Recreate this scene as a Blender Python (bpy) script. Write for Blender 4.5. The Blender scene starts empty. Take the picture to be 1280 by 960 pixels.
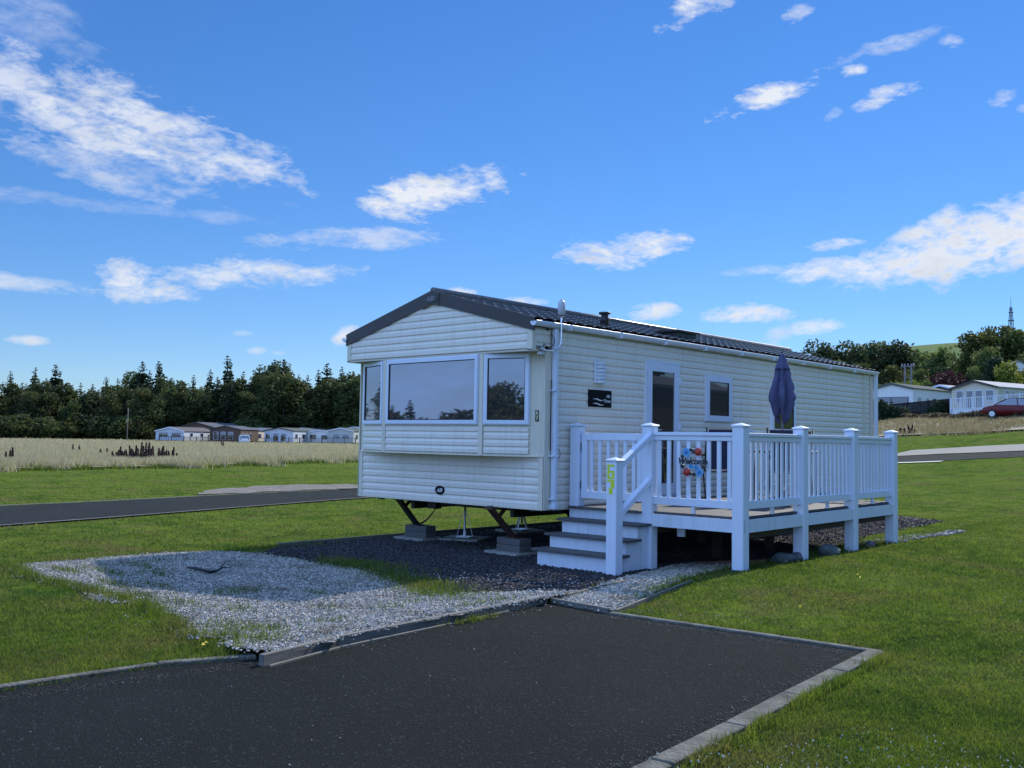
import bpy, math, random
import numpy as np
from mathutils import Vector, Matrix

R = math.radians
S = bpy.context.scene
COL = S.collection
rng = np.random.default_rng(7)
random.seed(7)

# ------------------------------------------------------------------ camera
F, YAW, PIT, ROLL = 1217.7, -42.599, 3.2201, 0.9222
CAM = np.array([8.0256, -9.3464, 1.4410])


def cam_axes():
    y, p, r = R(YAW), R(PIT), R(ROLL)
    f = np.array([math.sin(y) * math.cos(p), math.cos(y) * math.cos(p), math.sin(p)])
    rt = np.array([math.cos(y), -math.sin(y), 0.0])
    up = np.cross(rt, f)
    return math.cos(r) * rt + math.sin(r) * up, -math.sin(r) * rt + math.cos(r) * up, f


RT, UP, FW = cam_axes()
cd = bpy.data.cameras.new('camera')
cd.sensor_width = 36
cd.lens = F / 1280 * 36
cd.clip_end = 5000
cam = bpy.data.objects.new('camera', cd)
COL.objects.link(cam)
m = Matrix.Identity(4)
for i in range(3):
    m[i][0], m[i][1], m[i][2], m[i][3] = RT[i], UP[i], -FW[i], CAM[i]
cam.matrix_world = m
S.camera = cam

# ------------------------------------------------------------------ light and sky
SUN_DIR = Vector((-0.075, 1.0, 0.79)).normalized()
SUN_EL = math.asin(SUN_DIR.z)
SUN_AZ = math.atan2(SUN_DIR.x, SUN_DIR.y)
SKY_STRENGTH = 0.12
SKY_FILL = (4.6, 7.8, 15.5)  # added sky brightness outside the view, fills the shade with blue
SKY_TINT = (0.74, 0.95, 1.30)
sl = bpy.data.lights.new('sun', 'SUN')
sl.energy = 4.8
sl.angle = R(0.53)
sl.color = (1.0, 0.95, 0.86)
so = bpy.data.objects.new('sun', sl)
COL.objects.link(so)
so.rotation_euler = (-SUN_DIR).to_track_quat('-Z', 'Y').to_euler()

S.view_settings.view_transform = 'Standard'
S.view_settings.look = 'None'
S.view_settings.exposure = 0.30
S.view_settings.gamma = 1.0
S.view_settings.use_curve_mapping = False
S.cycles.max_bounces = 6
S.cycles.transparent_max_bounces = 8
S.cycles.caustics_reflective = False
S.cycles.caustics_refractive = False
S.cycles.use_denoising = True

W = bpy.data.worlds.new('World')
S.world = W
W.use_nodes = True
wt = W.node_tree
wt.nodes.clear()


def wn(t, **k):
    n = wt.nodes.new(t)
    for a, b in k.items():
        setattr(n, a, b)
    return n


def wmath(op, a, b=None, c=None, clamp=False):
    n = wn('ShaderNodeMath', operation=op, use_clamp=clamp)
    for i, q in enumerate((a, b, c)):
        if q is None:
            continue
        if isinstance(q, (int, float)):
            n.inputs[i].default_value = q
        else:
            wt.links.new(q, n.inputs[i])
    return n.outputs[0]


sky = wn('ShaderNodeTexSky', sky_type='NISHITA')
sky.sun_disc = False
sky.sun_elevation = SUN_EL
sky.sun_rotation = SUN_AZ
sky.altitude = 50
sky.air_density = 1.0
sky.dust_density = 0.0
sky.ozone_density = 4.0
tc = wn('ShaderNodeTexCoord')
sep = wn('ShaderNodeSeparateXYZ')
wt.links.new(tc.outputs['Generated'], sep.inputs[0])
AZ = wmath('ARCTAN2', sep.outputs[0], sep.outputs[1])
EL = wmath('ARCSINE', sep.outputs[2])


def noise_w(sx, sy, rot, scale, detail, rough=0.6, dist=0.0):
    cmb = wn('ShaderNodeCombineXYZ')
    c, s = math.cos(rot), math.sin(rot)
    u = wmath('ADD', wmath('MULTIPLY', AZ, c), wmath('MULTIPLY', EL, s))
    v = wmath('SUBTRACT', wmath('MULTIPLY', EL, c), wmath('MULTIPLY', AZ, s))
    wt.links.new(wmath('MULTIPLY', u, sx), cmb.inputs[0])
    wt.links.new(wmath('MULTIPLY', v, sy), cmb.inputs[1])
    n = wn('ShaderNodeTexNoise')
    n.inputs['Scale'].default_value = scale
    n.inputs['Detail'].default_value = detail
    n.inputs['Roughness'].default_value = rough
    n.inputs['Distortion'].default_value = dist
    wt.links.new(cmb.outputs[0], n.inputs['Vector'])
    return n.outputs[0]


N_PUFF = noise_w(1.0, 1.5, 0.0, 26, 7, 0.62, 0.3)
N_FINE = noise_w(1.0, 2.2, 0.12, 60, 5, 0.65, 0.5)
N_WISP = noise_w(1.0, 2.8, -0.16, 14, 9, 0.64, 0.25)


N_PF = wmath('MULTIPLY_ADD', wmath('SUBTRACT', N_FINE, .5), .45, N_PUFF)
N_WF = wmath('MULTIPLY_ADD', wmath('SUBTRACT', N_FINE, .5), .35, N_WISP)


def azel(px, py):
    d = FW + RT * (px - 640) / F + UP * (480 - py) / F
    d = d / np.linalg.norm(d)
    return math.atan2(d[0], d[1]), math.asin(d[2])


# centre px, py; half sizes in px; tilt (deg, + = rising to the right); softness kind; strength
CLOUDS = [
    (60, 125, 175, 52, -13, 'w', .78), (215, 178, 165, 38, -12, 'w', .80), (150, 215, 110, 26, -10, 'w', .5),
    (20, 20, 90, 30, -20, 'w', .25), (120, 255, 210, 9, -2, 'w', .22),
    (545, 243, 92, 30, 12, 'w', 1.0), (440, 298, 110, 15, 3, 'w', .55),
    (160, 352, 40, 25, 0, 'p', 1.0), (178, 366, 62, 12, 0, 'p', .9), (310, 343, 120, 20, 4, 'w', .75),
    (40, 355, 75, 10, -4, 'w', .55), (36, 425, 24, 6, 0, 'p', .8), (320, 438, 12, 5, 0, 'p', .55),
    (303, 417, 14, 4, 0, 'p', .4), (348, 441, 12, 3, 0, 'p', .3),
    (430, 418, 17, 11, 25, 'p', .95), (570, 366, 26, 8, 0, 'p', .95), (655, 378, 30, 7, 0, 'p', .75),
    (868, 10, 46, 20, 15, 'w', .95), (772, 316, 80, 22, 3, 'w', .95), (1002, 12, 24, 10, 20, 'w', .6),
    (958, 122, 60, 15, 16, 'w', 1.0), (1104, 120, 34, 11, 10, 'w', .9), (1070, 87, 16, 7, 10, 'w', .85),
    (1110, 58, 50, 9, 8, 'w', .5), (1190, 52, 16, 8, -10, 'w', .6), (1040, 144, 13, 7, 30, 'w', .45),
    (1255, 122, 18, 12, 20, 'w', .7), (1280, 135, 12, 8, 10, 'w', .6),
    (822, 388, 36, 11, 4, 'p', 1.0), (932, 392, 54, 13, 2, 'p', 1.0), (1020, 409, 32, 11, 6, 'p', 1.0),
    (965, 425, 30, 12, 35, 'w', .5), (1050, 304, 30, 7, 4, 'w', .85),
    (1265, 292, 150, 40, 12, 'p', 1.2), (1180, 318, 120, 30, 8, 'p', 1.15), (1110, 340, 110, 14, 2, 'w', .9), (1045, 338, 80, 14, 2, 'w', .85),
    (950, 338, 50, 7, 0, 'w', .5), (1165, 285, 60, 16, 20, 'p', .9),
]
dens = None


def add_cloud(az, el, rx, ry, tilt, nz, amp, st):
    global dens
    du = wmath('SUBTRACT', AZ, az)
    du = wmath('MULTIPLY', du, math.cos(el))
    dv = wmath('SUBTRACT', EL, el)
    c, s = math.cos(tilt), math.sin(tilt)
    u = wmath('MULTIPLY_ADD', du, c / rx, wmath('MULTIPLY', dv, s / rx))
    v = wmath('MULTIPLY_ADD', dv, c / ry, wmath('MULTIPLY', du, -s / ry))
    r2 = wmath('ADD', wmath('MULTIPLY', u, u), wmath('MULTIPLY', v, v))
    core = wmath('SUBTRACT', 1.0, r2)
    t = wmath('MULTIPLY_ADD', nz, amp, wmath('SUBTRACT', core, 0.55 * amp))
    t = wmath('MULTIPLY', t, 0.95, clamp=True)
    t = wmath('MULTIPLY', t, st)
    dens = t if dens is None else wmath('MAXIMUM', dens, t)


for (px, py, rx, ry, tl, kd, st) in CLOUDS:
    a, e = azel(px, py)
    nz, amp = (N_PF, 3.0) if kd == 'p' else (N_WF, 4.2)
    add_cloud(a, e, rx * 1.12 / F, ry * 1.12 / F, R(tl + 0.9), nz, amp, st)
# thin high cloud in the half of the sky behind the viewer (seen mirrored in the front window)
add_cloud(R(-134), R(6), R(34), R(22), 0, N_WISP, .8, .25)
add_cloud(R(120), R(30), R(40), R(10), 0, N_WISP, 3.0, .6)
fine = wmath('MULTIPLY_ADD', N_FINE, 0.9, 0.55)
dens = wmath('MULTIPLY', dens, fine, clamp=True)

tint = wn('ShaderNodeMix', data_type='RGBA', blend_type='MULTIPLY')
tint.inputs[0].default_value = 1.0
# the phone's rendering of the sky: contrast between horizon and zenith compressed, blue kept
gm = wn('ShaderNodeGamma')
gm.inputs[1].default_value = 0.80
wt.links.new(sky.outputs[0], gm.inputs[0])
hs = wn('ShaderNodeHueSaturation')
hs.inputs['Saturation'].default_value = 1.30
wt.links.new(gm.outputs[0], hs.inputs['Color'])
wt.links.new(hs.outputs[0], tint.inputs[6])
tint.inputs[7].default_value = (*SKY_TINT, 1)
# cloud light: white tops, slightly grey where thick
shade = wmath('MULTIPLY_ADD', N_PF, -1.5, 1.72, clamp=True)
cc = wn('ShaderNodeMix', data_type='RGBA')
wt.links.new(shade, cc.inputs[0])
cc.inputs[6].default_value = (2.6, 3.1, 3.9, 1)
cc.inputs[7].default_value = (5.5, 5.8, 6.4, 1)
mx = wn('ShaderNodeMix', data_type='RGBA')
wt.links.new(dens, mx.inputs[0])
wt.links.new(tint.outputs[2], mx.inputs[6])
wt.links.new(cc.outputs[2], mx.inputs[7])
# added unseen blue brightness behind the viewer and overhead, lifts the shaded faces
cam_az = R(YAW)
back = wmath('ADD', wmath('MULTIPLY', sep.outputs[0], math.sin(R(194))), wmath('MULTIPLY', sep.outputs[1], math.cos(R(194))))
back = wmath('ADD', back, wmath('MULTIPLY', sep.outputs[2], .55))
sky_fill = wn('ShaderNodeMapRange', interpolation_type='SMOOTHSTEP')
wt.links.new(back, sky_fill.inputs[0])
sky_fill.inputs[1].default_value = .02
sky_fill.inputs[2].default_value = .75
sky_fill = wmath('MULTIPLY', sky_fill.outputs[0], wmath('MULTIPLY_ADD', N_WISP, 1.2, .10, clamp=True))
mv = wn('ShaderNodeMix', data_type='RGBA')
wt.links.new(sky_fill, mv.inputs[0])
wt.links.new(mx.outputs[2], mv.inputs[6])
mv.inputs[7].default_value = (*SKY_FILL, 1)
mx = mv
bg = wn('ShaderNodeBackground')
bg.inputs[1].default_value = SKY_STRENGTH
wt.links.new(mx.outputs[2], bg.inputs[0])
wo = wn('ShaderNodeOutputWorld')
wt.links.new(bg.outputs[0], wo.inputs[0])
W.cycles.sampling_method = 'MANUAL'
W.cycles.sample_map_resolution = 1024


# ------------------------------------------------------------------ terrain
def sstep(t):
    t = np.clip(t, 0, 1)
    return t * t * (3 - 2 * t)


def g(x, y):
    x = np.asarray(x, float)
    y = np.asarray(y, float)
    z = -0.1 + 0.12 * sstep((x - 1.5) / 1.3) * sstep((y + 2.2) / 2.2)
    s = y + 0.9 * x
    z = z + 5.2 * sstep((s - 15) / 65)
    z = z + 0.05 * np.sin(x * .23 + 1) * np.sin(y * .19) * sstep((np.hypot(x - 2, y) - 13) / 15)
    hx, hy = x + 215, y - 690
    z = z + 66 * np.exp(-(hx * hx / 260 ** 2 + hy * hy / 190 ** 2))
    return z


def az_of(px):
    return R(YAW) + math.atan((px - 640) / F)


def at(px, dist):
    a = az_of(px)
    return float(CAM[0] + math.sin(a) * dist), float(CAM[1] + math.cos(a) * dist)


def hit(px, py, off=0.0):
    """where the sight line meets the terrain"""
    d = FW + RT * (px - 640) / F + UP * (480 - py) / F
    t0, t = 0.0, 3.0
    while t < 900:
        p = CAM + d * t
        if p[2] < g(p[0], p[1]) + off:
            lo, hi = t0, t
            for _ in range(30):
                mid = (lo + hi) / 2
                p = CAM + d * mid
                if p[2] < g(p[0], p[1]) + off:
                    hi = mid
                else:
                    lo = mid
            return float(p[0]), float(p[1])
        t0 = t
        t *= 1.01
    return float(p[0]), float(p[1])


# ------------------------------------------------------------------ materials
MATS = {}


def mat(name, col, rough=0.6, metal=0.0, var=0.08, nscale=6.0, bump=0.0, bscale=40.0, col2=None, spec=0.5, coat=0.0):
    if name in MATS:
        return MATS[name]
    mt = bpy.data.materials.new(name)
    mt.use_nodes = True
    nt = mt.node_tree
    b = nt.nodes['Principled BSDF']
    tcn = nt.nodes.new('ShaderNodeTexCoord')
    nz = nt.nodes.new('ShaderNodeTexNoise')
    nz.inputs['Scale'].default_value = nscale
    nz.inputs['Detail'].default_value = 6
    nz.inputs['Roughness'].default_value = 0.65
    nt.links.new(tcn.outputs['Object'], nz.inputs['Vector'])
    rp = nt.nodes.new('ShaderNodeMapRange')
    rp.inputs[1].default_value = 0.3
    rp.inputs[2].default_value = 0.7
    nt.links.new(nz.outputs[0], rp.inputs[0])
    mxn = nt.nodes.new('ShaderNodeMix')
    mxn.data_type = 'RGBA'
    nt.links.new(rp.outputs[0], mxn.inputs[0])
    c2 = col2 or tuple(min(1, c * (1 + var)) for c in col)
    c1 = tuple(c * (1 - var) for c in col) if col2 is None else col
    mxn.inputs[6].default_value = (*c1, 1)
    mxn.inputs[7].default_value = (*c2, 1)
    nt.links.new(mxn.outputs[2], b.inputs['Base Color'])
    rr = nt.nodes.new('ShaderNodeMapRange')
    rr.inputs[3].default_value = max(0, rough - .06)
    rr.inputs[4].default_value = min(1, rough + .1)
    nt.links.new(nz.outputs[0], rr.inputs[0])
    nt.links.new(rr.outputs[0], b.inputs['Roughness'])
    b.inputs['Metallic'].default_value = metal
    b.inputs['Specular IOR Level'].default_value = spec
    b.inputs['Coat Weight'].default_value = coat
    if bump:
        n2 = nt.nodes.new('ShaderNodeTexNoise')
        n2.inputs['Scale'].default_value = bscale
        n2.inputs['Detail'].default_value = 4
        nt.links.new(tcn.outputs['Object'], n2.inputs['Vector'])
        bp = nt.nodes.new('ShaderNodeBump')
        bp.inputs['Strength'].default_value = bump
        bp.inputs['Distance'].default_value = 0.02
        nt.links.new(n2.outputs[0], bp.inputs['Height'])
        nt.links.new(bp.outputs[0], b.inputs['Normal'])
    MATS[name] = mt
    return mt


class NT:
    """small helper for hand made node materials"""
    def __init__(s, name):
        s.m = bpy.data.materials.new(name)
        s.m.use_nodes = True
        s.t = s.m.node_tree
        s.b = s.t.nodes['Principled BSDF']
        s.out = s.t.nodes['Material Output']
        s.tc = s.t.nodes.new('ShaderNodeTexCoord').outputs['Object']
        s.pos = s.t.nodes.new('ShaderNodeNewGeometry').outputs['Position']

    def n(s, typ, ins=None, **k):
        x = s.t.nodes.new(typ)
        for a, b in k.items():
            setattr(x, a, b)
        for key, q in (ins or {}).items():
            if isinstance(q, bpy.types.NodeSocket):
                s.t.links.new(q, x.inputs[key])
            else:
                x.inputs[key].default_value = q
        return x

    def noise(s, scale, detail=5, rough=.6, vec=None, dist=0):
        return s.n('ShaderNodeTexNoise', {'Vector': vec or s.pos, 'Scale': scale, 'Detail': detail, 'Roughness': rough, 'Distortion': dist}).outputs[0]

    def ramp(s, f, lo, hi, a=0.0, b=1.0):
        return s.n('ShaderNodeMapRange', {0: f, 1: lo, 2: hi, 3: a, 4: b}).outputs[0]

    def mix(s, f, a, b, bt='MIX'):
        c = lambda q: q if isinstance(q, bpy.types.NodeSocket) else (*q, 1)
        return s.n('ShaderNodeMix', {0: f, 6: c(a), 7: c(b)}, data_type='RGBA', blend_type=bt).outputs[2]

    def link(s, a, b):
        s.t.links.new(a, s.b.inputs[b])

    def bump(s, h, st, dist=.02):
        o = s.n('ShaderNodeBump', {'Height': h, 'Strength': st, 'Distance': dist}).outputs[0]
        s.t.links.new(o, s.b.inputs['Normal'])
        return o


def grass_colour(q):
    big = q.ramp(q.noise(0.35, 4, .6), .35, .65)
    mid = q.ramp(q.noise(1.6, 6, .7, dist=.4), .40, .64)
    c = q.mix(big, (.046, .096, .015), (.112, .172, .026))
    c = q.mix(mid, c, (.150, .192, .036))
    c = q.mix(1.0, c, q.n('ShaderNodeCombineColor', {0: q.ramp(q.noise(5.5, 4, .7), .32, .68, .62, 1.30), 1: q.ramp(q.noise(5.5, 4, .7), .32, .68, .66, 1.22), 2: 1.0}).outputs[0], 'MULTIPLY')
    dry = q.ramp(q.noise(.75, 6, .7, dist=.6), .52, .66)
    c = q.mix(q.n('ShaderNodeMath', {0: dry, 1: .75}, operation='MULTIPLY').outputs[0], c, (.150, .130, .055))
    return c


def m_lawn():
    q = NT('lawn_turf')
    c = grass_colour(q)
    hz = q.n('ShaderNodeSeparateXYZ', {0: q.pos}).outputs[2]
    c = q.mix(q.ramp(hz, 14, 30, 0, .75), c, (.20, .24, .11))
    sp = q.ramp(q.noise(45, 4, .7), .35, .7)
    c = q.mix(sp, q.mix(.3, c, (.03, .050, .012)), c)
    q.link(c, 'Base Color')
    q.b.inputs['Roughness'].default_value = .9
    q.b.inputs['Specular IOR Level'].default_value = .0
    q.bump(q.noise(30, 6, .7), .9, .05)
    return q.m


def m_blade(name='grass_blade', tall=False, mul=(1, 1, 1)):
    q = NT(name)
    at_ = q.n('ShaderNodeAttribute', attribute_name='v').outputs['Fac']
    if tall:
        c = q.mix(at_, (.30, .26, .19), (.53, .47, .355))
        c = q.mix(q.ramp(q.noise(.12, 4), .45, .7, 0, .35), c, (.30, .26, .12))
        c = q.mix(q.ramp(q.noise(.9, 4), .5, .7, 0, .5), c, (.24, .21, .13))
        c = q.mix(1.0, c, mul, 'MULTIPLY')
    else:
        c = grass_colour(q)
        c = q.mix(q.ramp(at_, 0, .6), q.mix(.72, c, (.020, .045, .010)), c)
        c = q.mix(q.ramp(at_, .62, .86, 0, .6), c, q.mix(1.0, c, (1.7, 1.45, 1.3), 'MULTIPLY'))
        c = q.mix(q.ramp(at_, .82, 1.0), c, (.18, .17, .07))
    q.link(c, 'Base Color')
    q.b.inputs['Roughness'].default_value = .6
    q.b.inputs['Specular IOR Level'].default_value = .10
    tr = q.n('ShaderNodeBsdfTranslucent', {0: q.mix(1.0, c, (1.25, 1.35, .75), 'MULTIPLY')}).outputs[0]
    ms = q.n('ShaderNodeMixShader', {0: .42 if not tall else .3, 1: q.b.outputs[0], 2: tr}).outputs[0]
    q.t.links.new(ms, q.out.inputs[0])
    return q.m


def m_leaf(name, a, b, c2=None, tr_=.3):
    q = NT(name)
    at_ = q.n('ShaderNodeAttribute', attribute_name='v').outputs['Fac']
    c = q.mix(at_, a, b)
    if c2:
        c = q.mix(q.ramp(q.noise(.5, 4), .5, .7), c, c2)
    oi = q.n('ShaderNodeObjectInfo').outputs['Random']
    hs = q.n('ShaderNodeHueSaturation', {'Hue': q.ramp(oi, 0, 1, .485, .515), 'Saturation': 1.0, 'Value': q.ramp(oi, 0, 1, .8, 1.25), 'Color': c}).outputs[0]
    q.link(hs, 'Base Color')
    q.b.inputs['Roughness'].default_value = .6
    q.b.inputs['Specular IOR Level'].default_value = .2
    tr = q.n('ShaderNodeBsdfTranslucent', {0: hs}).outputs[0]
    q.t.links.new(q.n('ShaderNodeMixShader', {0: tr_, 1: q.b.outputs[0], 2: tr}).outputs[0], q.out.inputs[0])
    return q.m


def m_asphalt(name='asphalt', base=.042, patch=True):
    q = NT(name)
    sp = q.noise(120, 4, .8)
    v = q.n('ShaderNodeTexVoronoi', {'Vector': q.pos, 'Scale': 85.0, 'Randomness': 1.0}, feature='F1')
    cr = q.n('ShaderNodeSeparateColor', {0: v.outputs['Color']}).outputs[0]
    c = q.mix(q.ramp(sp, .3, .7), (base * .38, base * .44, base * .42), (base * 1.5, base * 1.75, base * 1.65))
    c = q.mix(q.ramp(cr, .94, .99), c, (base * 3.2, base * 3.6, base * 3.4))
    c = q.mix(q.ramp(q.noise(.8, 5, .6), .4, .7, 0, .55), c, q.mix(.5, c, (base * 1.6, base * 1.85, base * 1.75)))
    c = q.mix(q.ramp(q.noise(2.6, 6, .7), .62, .75, 0, .35), c, (.036, .036, .028))
    q.link(c, 'Base Color')
    q.b.inputs['Roughness'].default_value = .95
    q.b.inputs['Specular IOR Level'].default_value = .08
    h = q.n('ShaderNodeMath', {0: v.outputs['Distance'], 1: sp}, operation='ADD').outputs[0]
    q.bump(h, 1.0, .012)
    return q.m


def m_gravel(name, a, b, c3, sc=38.):
    q = NT(name)
    v = q.n('ShaderNodeTexVoronoi', {'Vector': q.pos, 'Scale': sc})
    cr = q.n('ShaderNodeSeparateColor', {0: v.outputs['Color']}).outputs[0]
    c = q.mix(cr, a, b)
    c = q.mix(q.ramp(v.outputs['Distance'], .35, .6), c, c3)
    c = q.mix(q.ramp(q.noise(1.3, 6, .7), .6, .72, 0, .5), c, (.07, .065, .04))
    q.link(c, 'Base Color')
    q.b.inputs['Roughness'].default_value = .9
    q.bump(q.ramp(v.outputs['Distance'], 0, .6, 1, 0), 1.0, .02)
    return q.m


def m_stone(name, a, b, dirt=0.0):
    q = NT(name)
    at_ = q.n('ShaderNodeAttribute', attribute_name='v').outputs['Fac']
    c = q.mix(at_, a, b)
    if dirt:
        c = q.mix(q.ramp(q.noise(2.2, 5, .7), .50, .68, 0, dirt), c, q.mix(1.0, c, (.50, .44, .34), 'MULTIPLY'))
    q.link(c, 'Base Color')
    q.b.inputs['Roughness'].default_value = .8
    q.b.inputs['Specular IOR Level'].default_value = .3
    return q.m


def m_glass(name, tintc=(.012, .014, .018), refl=.30):
    q = NT(name)
    q.b.inputs['Base Color'].default_value = (*tintc, 1)
    q.b.inputs['Roughness'].default_value = .25
    q.b.inputs['Specular IOR Level'].default_value = .2
    nb = q.n('ShaderNodeBump', {'Height': q.noise(2.2, 2, .4), 'Strength': .03, 'Distance': .02}).outputs[0]
    gl = q.n('ShaderNodeBsdfGlossy', {'Color': (.93, .95, 1, 1), 'Roughness': .015, 'Normal': nb}).outputs[0]
    lw = q.n('ShaderNodeLayerWeight', {0: .35}).outputs[0]
    f = q.n('ShaderNodeMapRange', {0: lw, 1: 0.0, 2: 1.0, 3: refl * .65, 4: min(1, refl * 2.2)}).outputs[0]
    q.t.links.new(q.n('ShaderNodeMixShader', {0: f, 1: q.b.outputs[0], 2: gl}).outputs[0], q.out.inputs[0])
    return q.m


def m_wood_board(name, a, b):
    q = NT(name)
    mp = q.n('ShaderNodeMapping', {'Vector': q.tc, 'Scale': (3, .8, 30)}).outputs[0]
    nz = q.noise(3, 6, .7, vec=mp)
    c = q.mix(q.ramp(nz, .3, .7), a, b)
    c = q.mix(q.ramp(q.noise(7, 5, .7), .58, .7, 0, .6), c, (.035, .035, .028))
    q.link(c, 'Base Color')
    q.b.inputs['Roughness'].default_value = .85
    q.bump(nz, .5, .01)
    return q.m




def weather(mt, amount=.25, dirtc=(.20, .20, .15)):
    """rain streaks and a little green dirt, running down the surface"""
    nt = mt.node_tree
    b = nt.nodes['Principled BSDF']
    src = b.inputs['Base Color'].links[0].from_socket
    geo = nt.nodes.new('ShaderNodeNewGeometry')
    mp = nt.nodes.new('ShaderNodeMapping')
    mp.inputs['Scale'].default_value = (7, 7, .55)
    nt.links.new(geo.outputs['Position'], mp.inputs[0])
    n = nt.nodes.new('ShaderNodeTexNoise')
    n.inputs['Scale'].default_value = 2.2
    n.inputs['Detail'].default_value = 7
    n.inputs['Roughness'].default_value = .7
    nt.links.new(mp.outputs[0], n.inputs['Vector'])
    r = nt.nodes.new('ShaderNodeMapRange')
    r.inputs[1].default_value, r.inputs[2].default_value = .48, .78
    r.inputs[3].default_value, r.inputs[4].default_value = 0, amount
    nt.links.new(n.outputs[0], r.inputs[0])
    mx_ = nt.nodes.new('ShaderNodeMix')
    mx_.data_type = 'RGBA'
    nt.links.new(r.outputs[0], mx_.inputs[0])
    nt.links.new(src, mx_.inputs[6])
    mx_.inputs[7].default_value = (*dirtc, 1)
    nt.links.new(mx_.outputs[2], b.inputs['Base Color'])


WHITE = mat('white_upvc', (.64, .70, .80), .32, var=.02, nscale=2.5, spec=.45)
WHITE_OLD = mat('white_plastic_old', (.60, .66, .74), .42, var=.04, nscale=5)
CREAM = mat('cream_cladding', (.73, .672, .575), .36, var=.03, nscale=1.2, spec=.55)
CREAM_TRIM = mat('cream_trim', (.66, .61, .485), .45, var=.03, nscale=2)
SOFFIT = mat('cream_soffit', (.55, .50, .40), .6)
BROWN = mat('brown_fascia', (.036, .031, .030), .5, var=.1, nscale=8)
TILE = mat('charcoal_roof_tile', (.095, .097, .108), .30, var=.3, nscale=9, bump=.25, bscale=60)
STEEL_DK = mat('black_steel', (.012, .012, .013), .5, var=.2)
GALV = mat('galvanised_steel', (.55, .56, .57), .38, metal=.85, var=.12, nscale=14)
CHROME = mat('bright_metal', (.8, .8, .8), .2, metal=1.0, var=.03)
RUSTY = mat('rusty_brown_steel', (.05, .022, .014), .7, var=.4)
COMPOSITE = mat('grey_composite_board', (.070, .068, .070), .6, var=.16, nscale=7, bump=.3, bscale=70)
CONC_BLOCK = mat('concrete_block', (.12, .118, .116), .95, var=.3, nscale=35, bump=.9, bscale=90)
CONC_SLAB = mat('concrete_slab', (.26, .25, .225), .9, var=.25, nscale=9, bump=.5, bscale=60)
KERB = mat('weathered_concrete', (.060, .060, .050), .95, nscale=6, bump=.9, bscale=45, col2=(.19, .185, .155), spec=.1)
BOARD = m_wood_board('weathered_timber', (.07, .068, .06), (.20, .19, .165))
BOARD_PALE = m_wood_board('pale_timber', (.09, .085, .07), (.20, .185, .15))
GLASS = m_glass('window_glass')
GLASS_SIDE = m_glass('side_glass', refl=.17)
GASKET = mat('black_gasket', (.01, .01, .01), .6)
BLACK_PL = mat('black_plaque', (.006, .006, .007), .6, var=.1, spec=.12)
SILVER = mat('silver_lettering', (.62, .62, .64), .35, var=.03)
YELLOW = mat('yellow_green_vinyl', (.55, .66, .02), .5, var=.04)
NAVY = mat('faded_navy_canvas', (.085, .09, .18), .85, var=.12, nscale=3, bump=.5, bscale=400)
NAVY_DK = mat('navy_sling', (.020, .026, .062), .8, var=.1, bump=.2, bscale=300)
LBLUE = mat('pale_blue_enamel', (.10, .34, .62), .35, var=.15, nscale=30)
RED = mat('red_enamel', (.48, .03, .012), .3, var=.1, nscale=30)
INK = mat('black_enamel', (.010, .016, .030), .35)
WOODF = mat('brown_hardwood', (.14, .06, .03), .6, var=.25, nscale=12)
BARK = mat('grey_brown_bark', (.085, .070, .055), .95, var=.3, nscale=5, bump=.6, bscale=20)
BARK_PALE = mat('pale_bark', (.20, .18, .15), .95, var=.2, nscale=5)
weather(CREAM, .26, (.27, .245, .20))
weather(CREAM_TRIM, .28, (.27, .245, .20))
weather(WHITE, .16, (.25, .28, .28))
weather(WHITE_OLD, .34, (.20, .21, .18))
LAWN = m_lawn()
BLADE = m_blade()
TALL = m_blade('dry_grass_blade', True)
TALL_BR = m_blade('brown_grass_blade', True, (.62, .56, .50))
ASPH = m_asphalt(base=.0165)
ASPH_ROAD = m_asphalt('road_asphalt', .026)
GRAV_W = m_gravel('white_gravel_bed', (.16, .16, .15), (.36, .355, .34), (.05, .05, .045))
GRAV_D = m_gravel('dark_gravel_bed', (.012, .012, .014), (.038, .036, .040), (.005, .005, .006), 34.)
ST_W = m_stone('white_stones', (.10, .093, .078), (.50, .47, .41), .75)
ST_D = m_stone('dark_stones', (.010, .010, .012), (.058, .055, .060))


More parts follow.
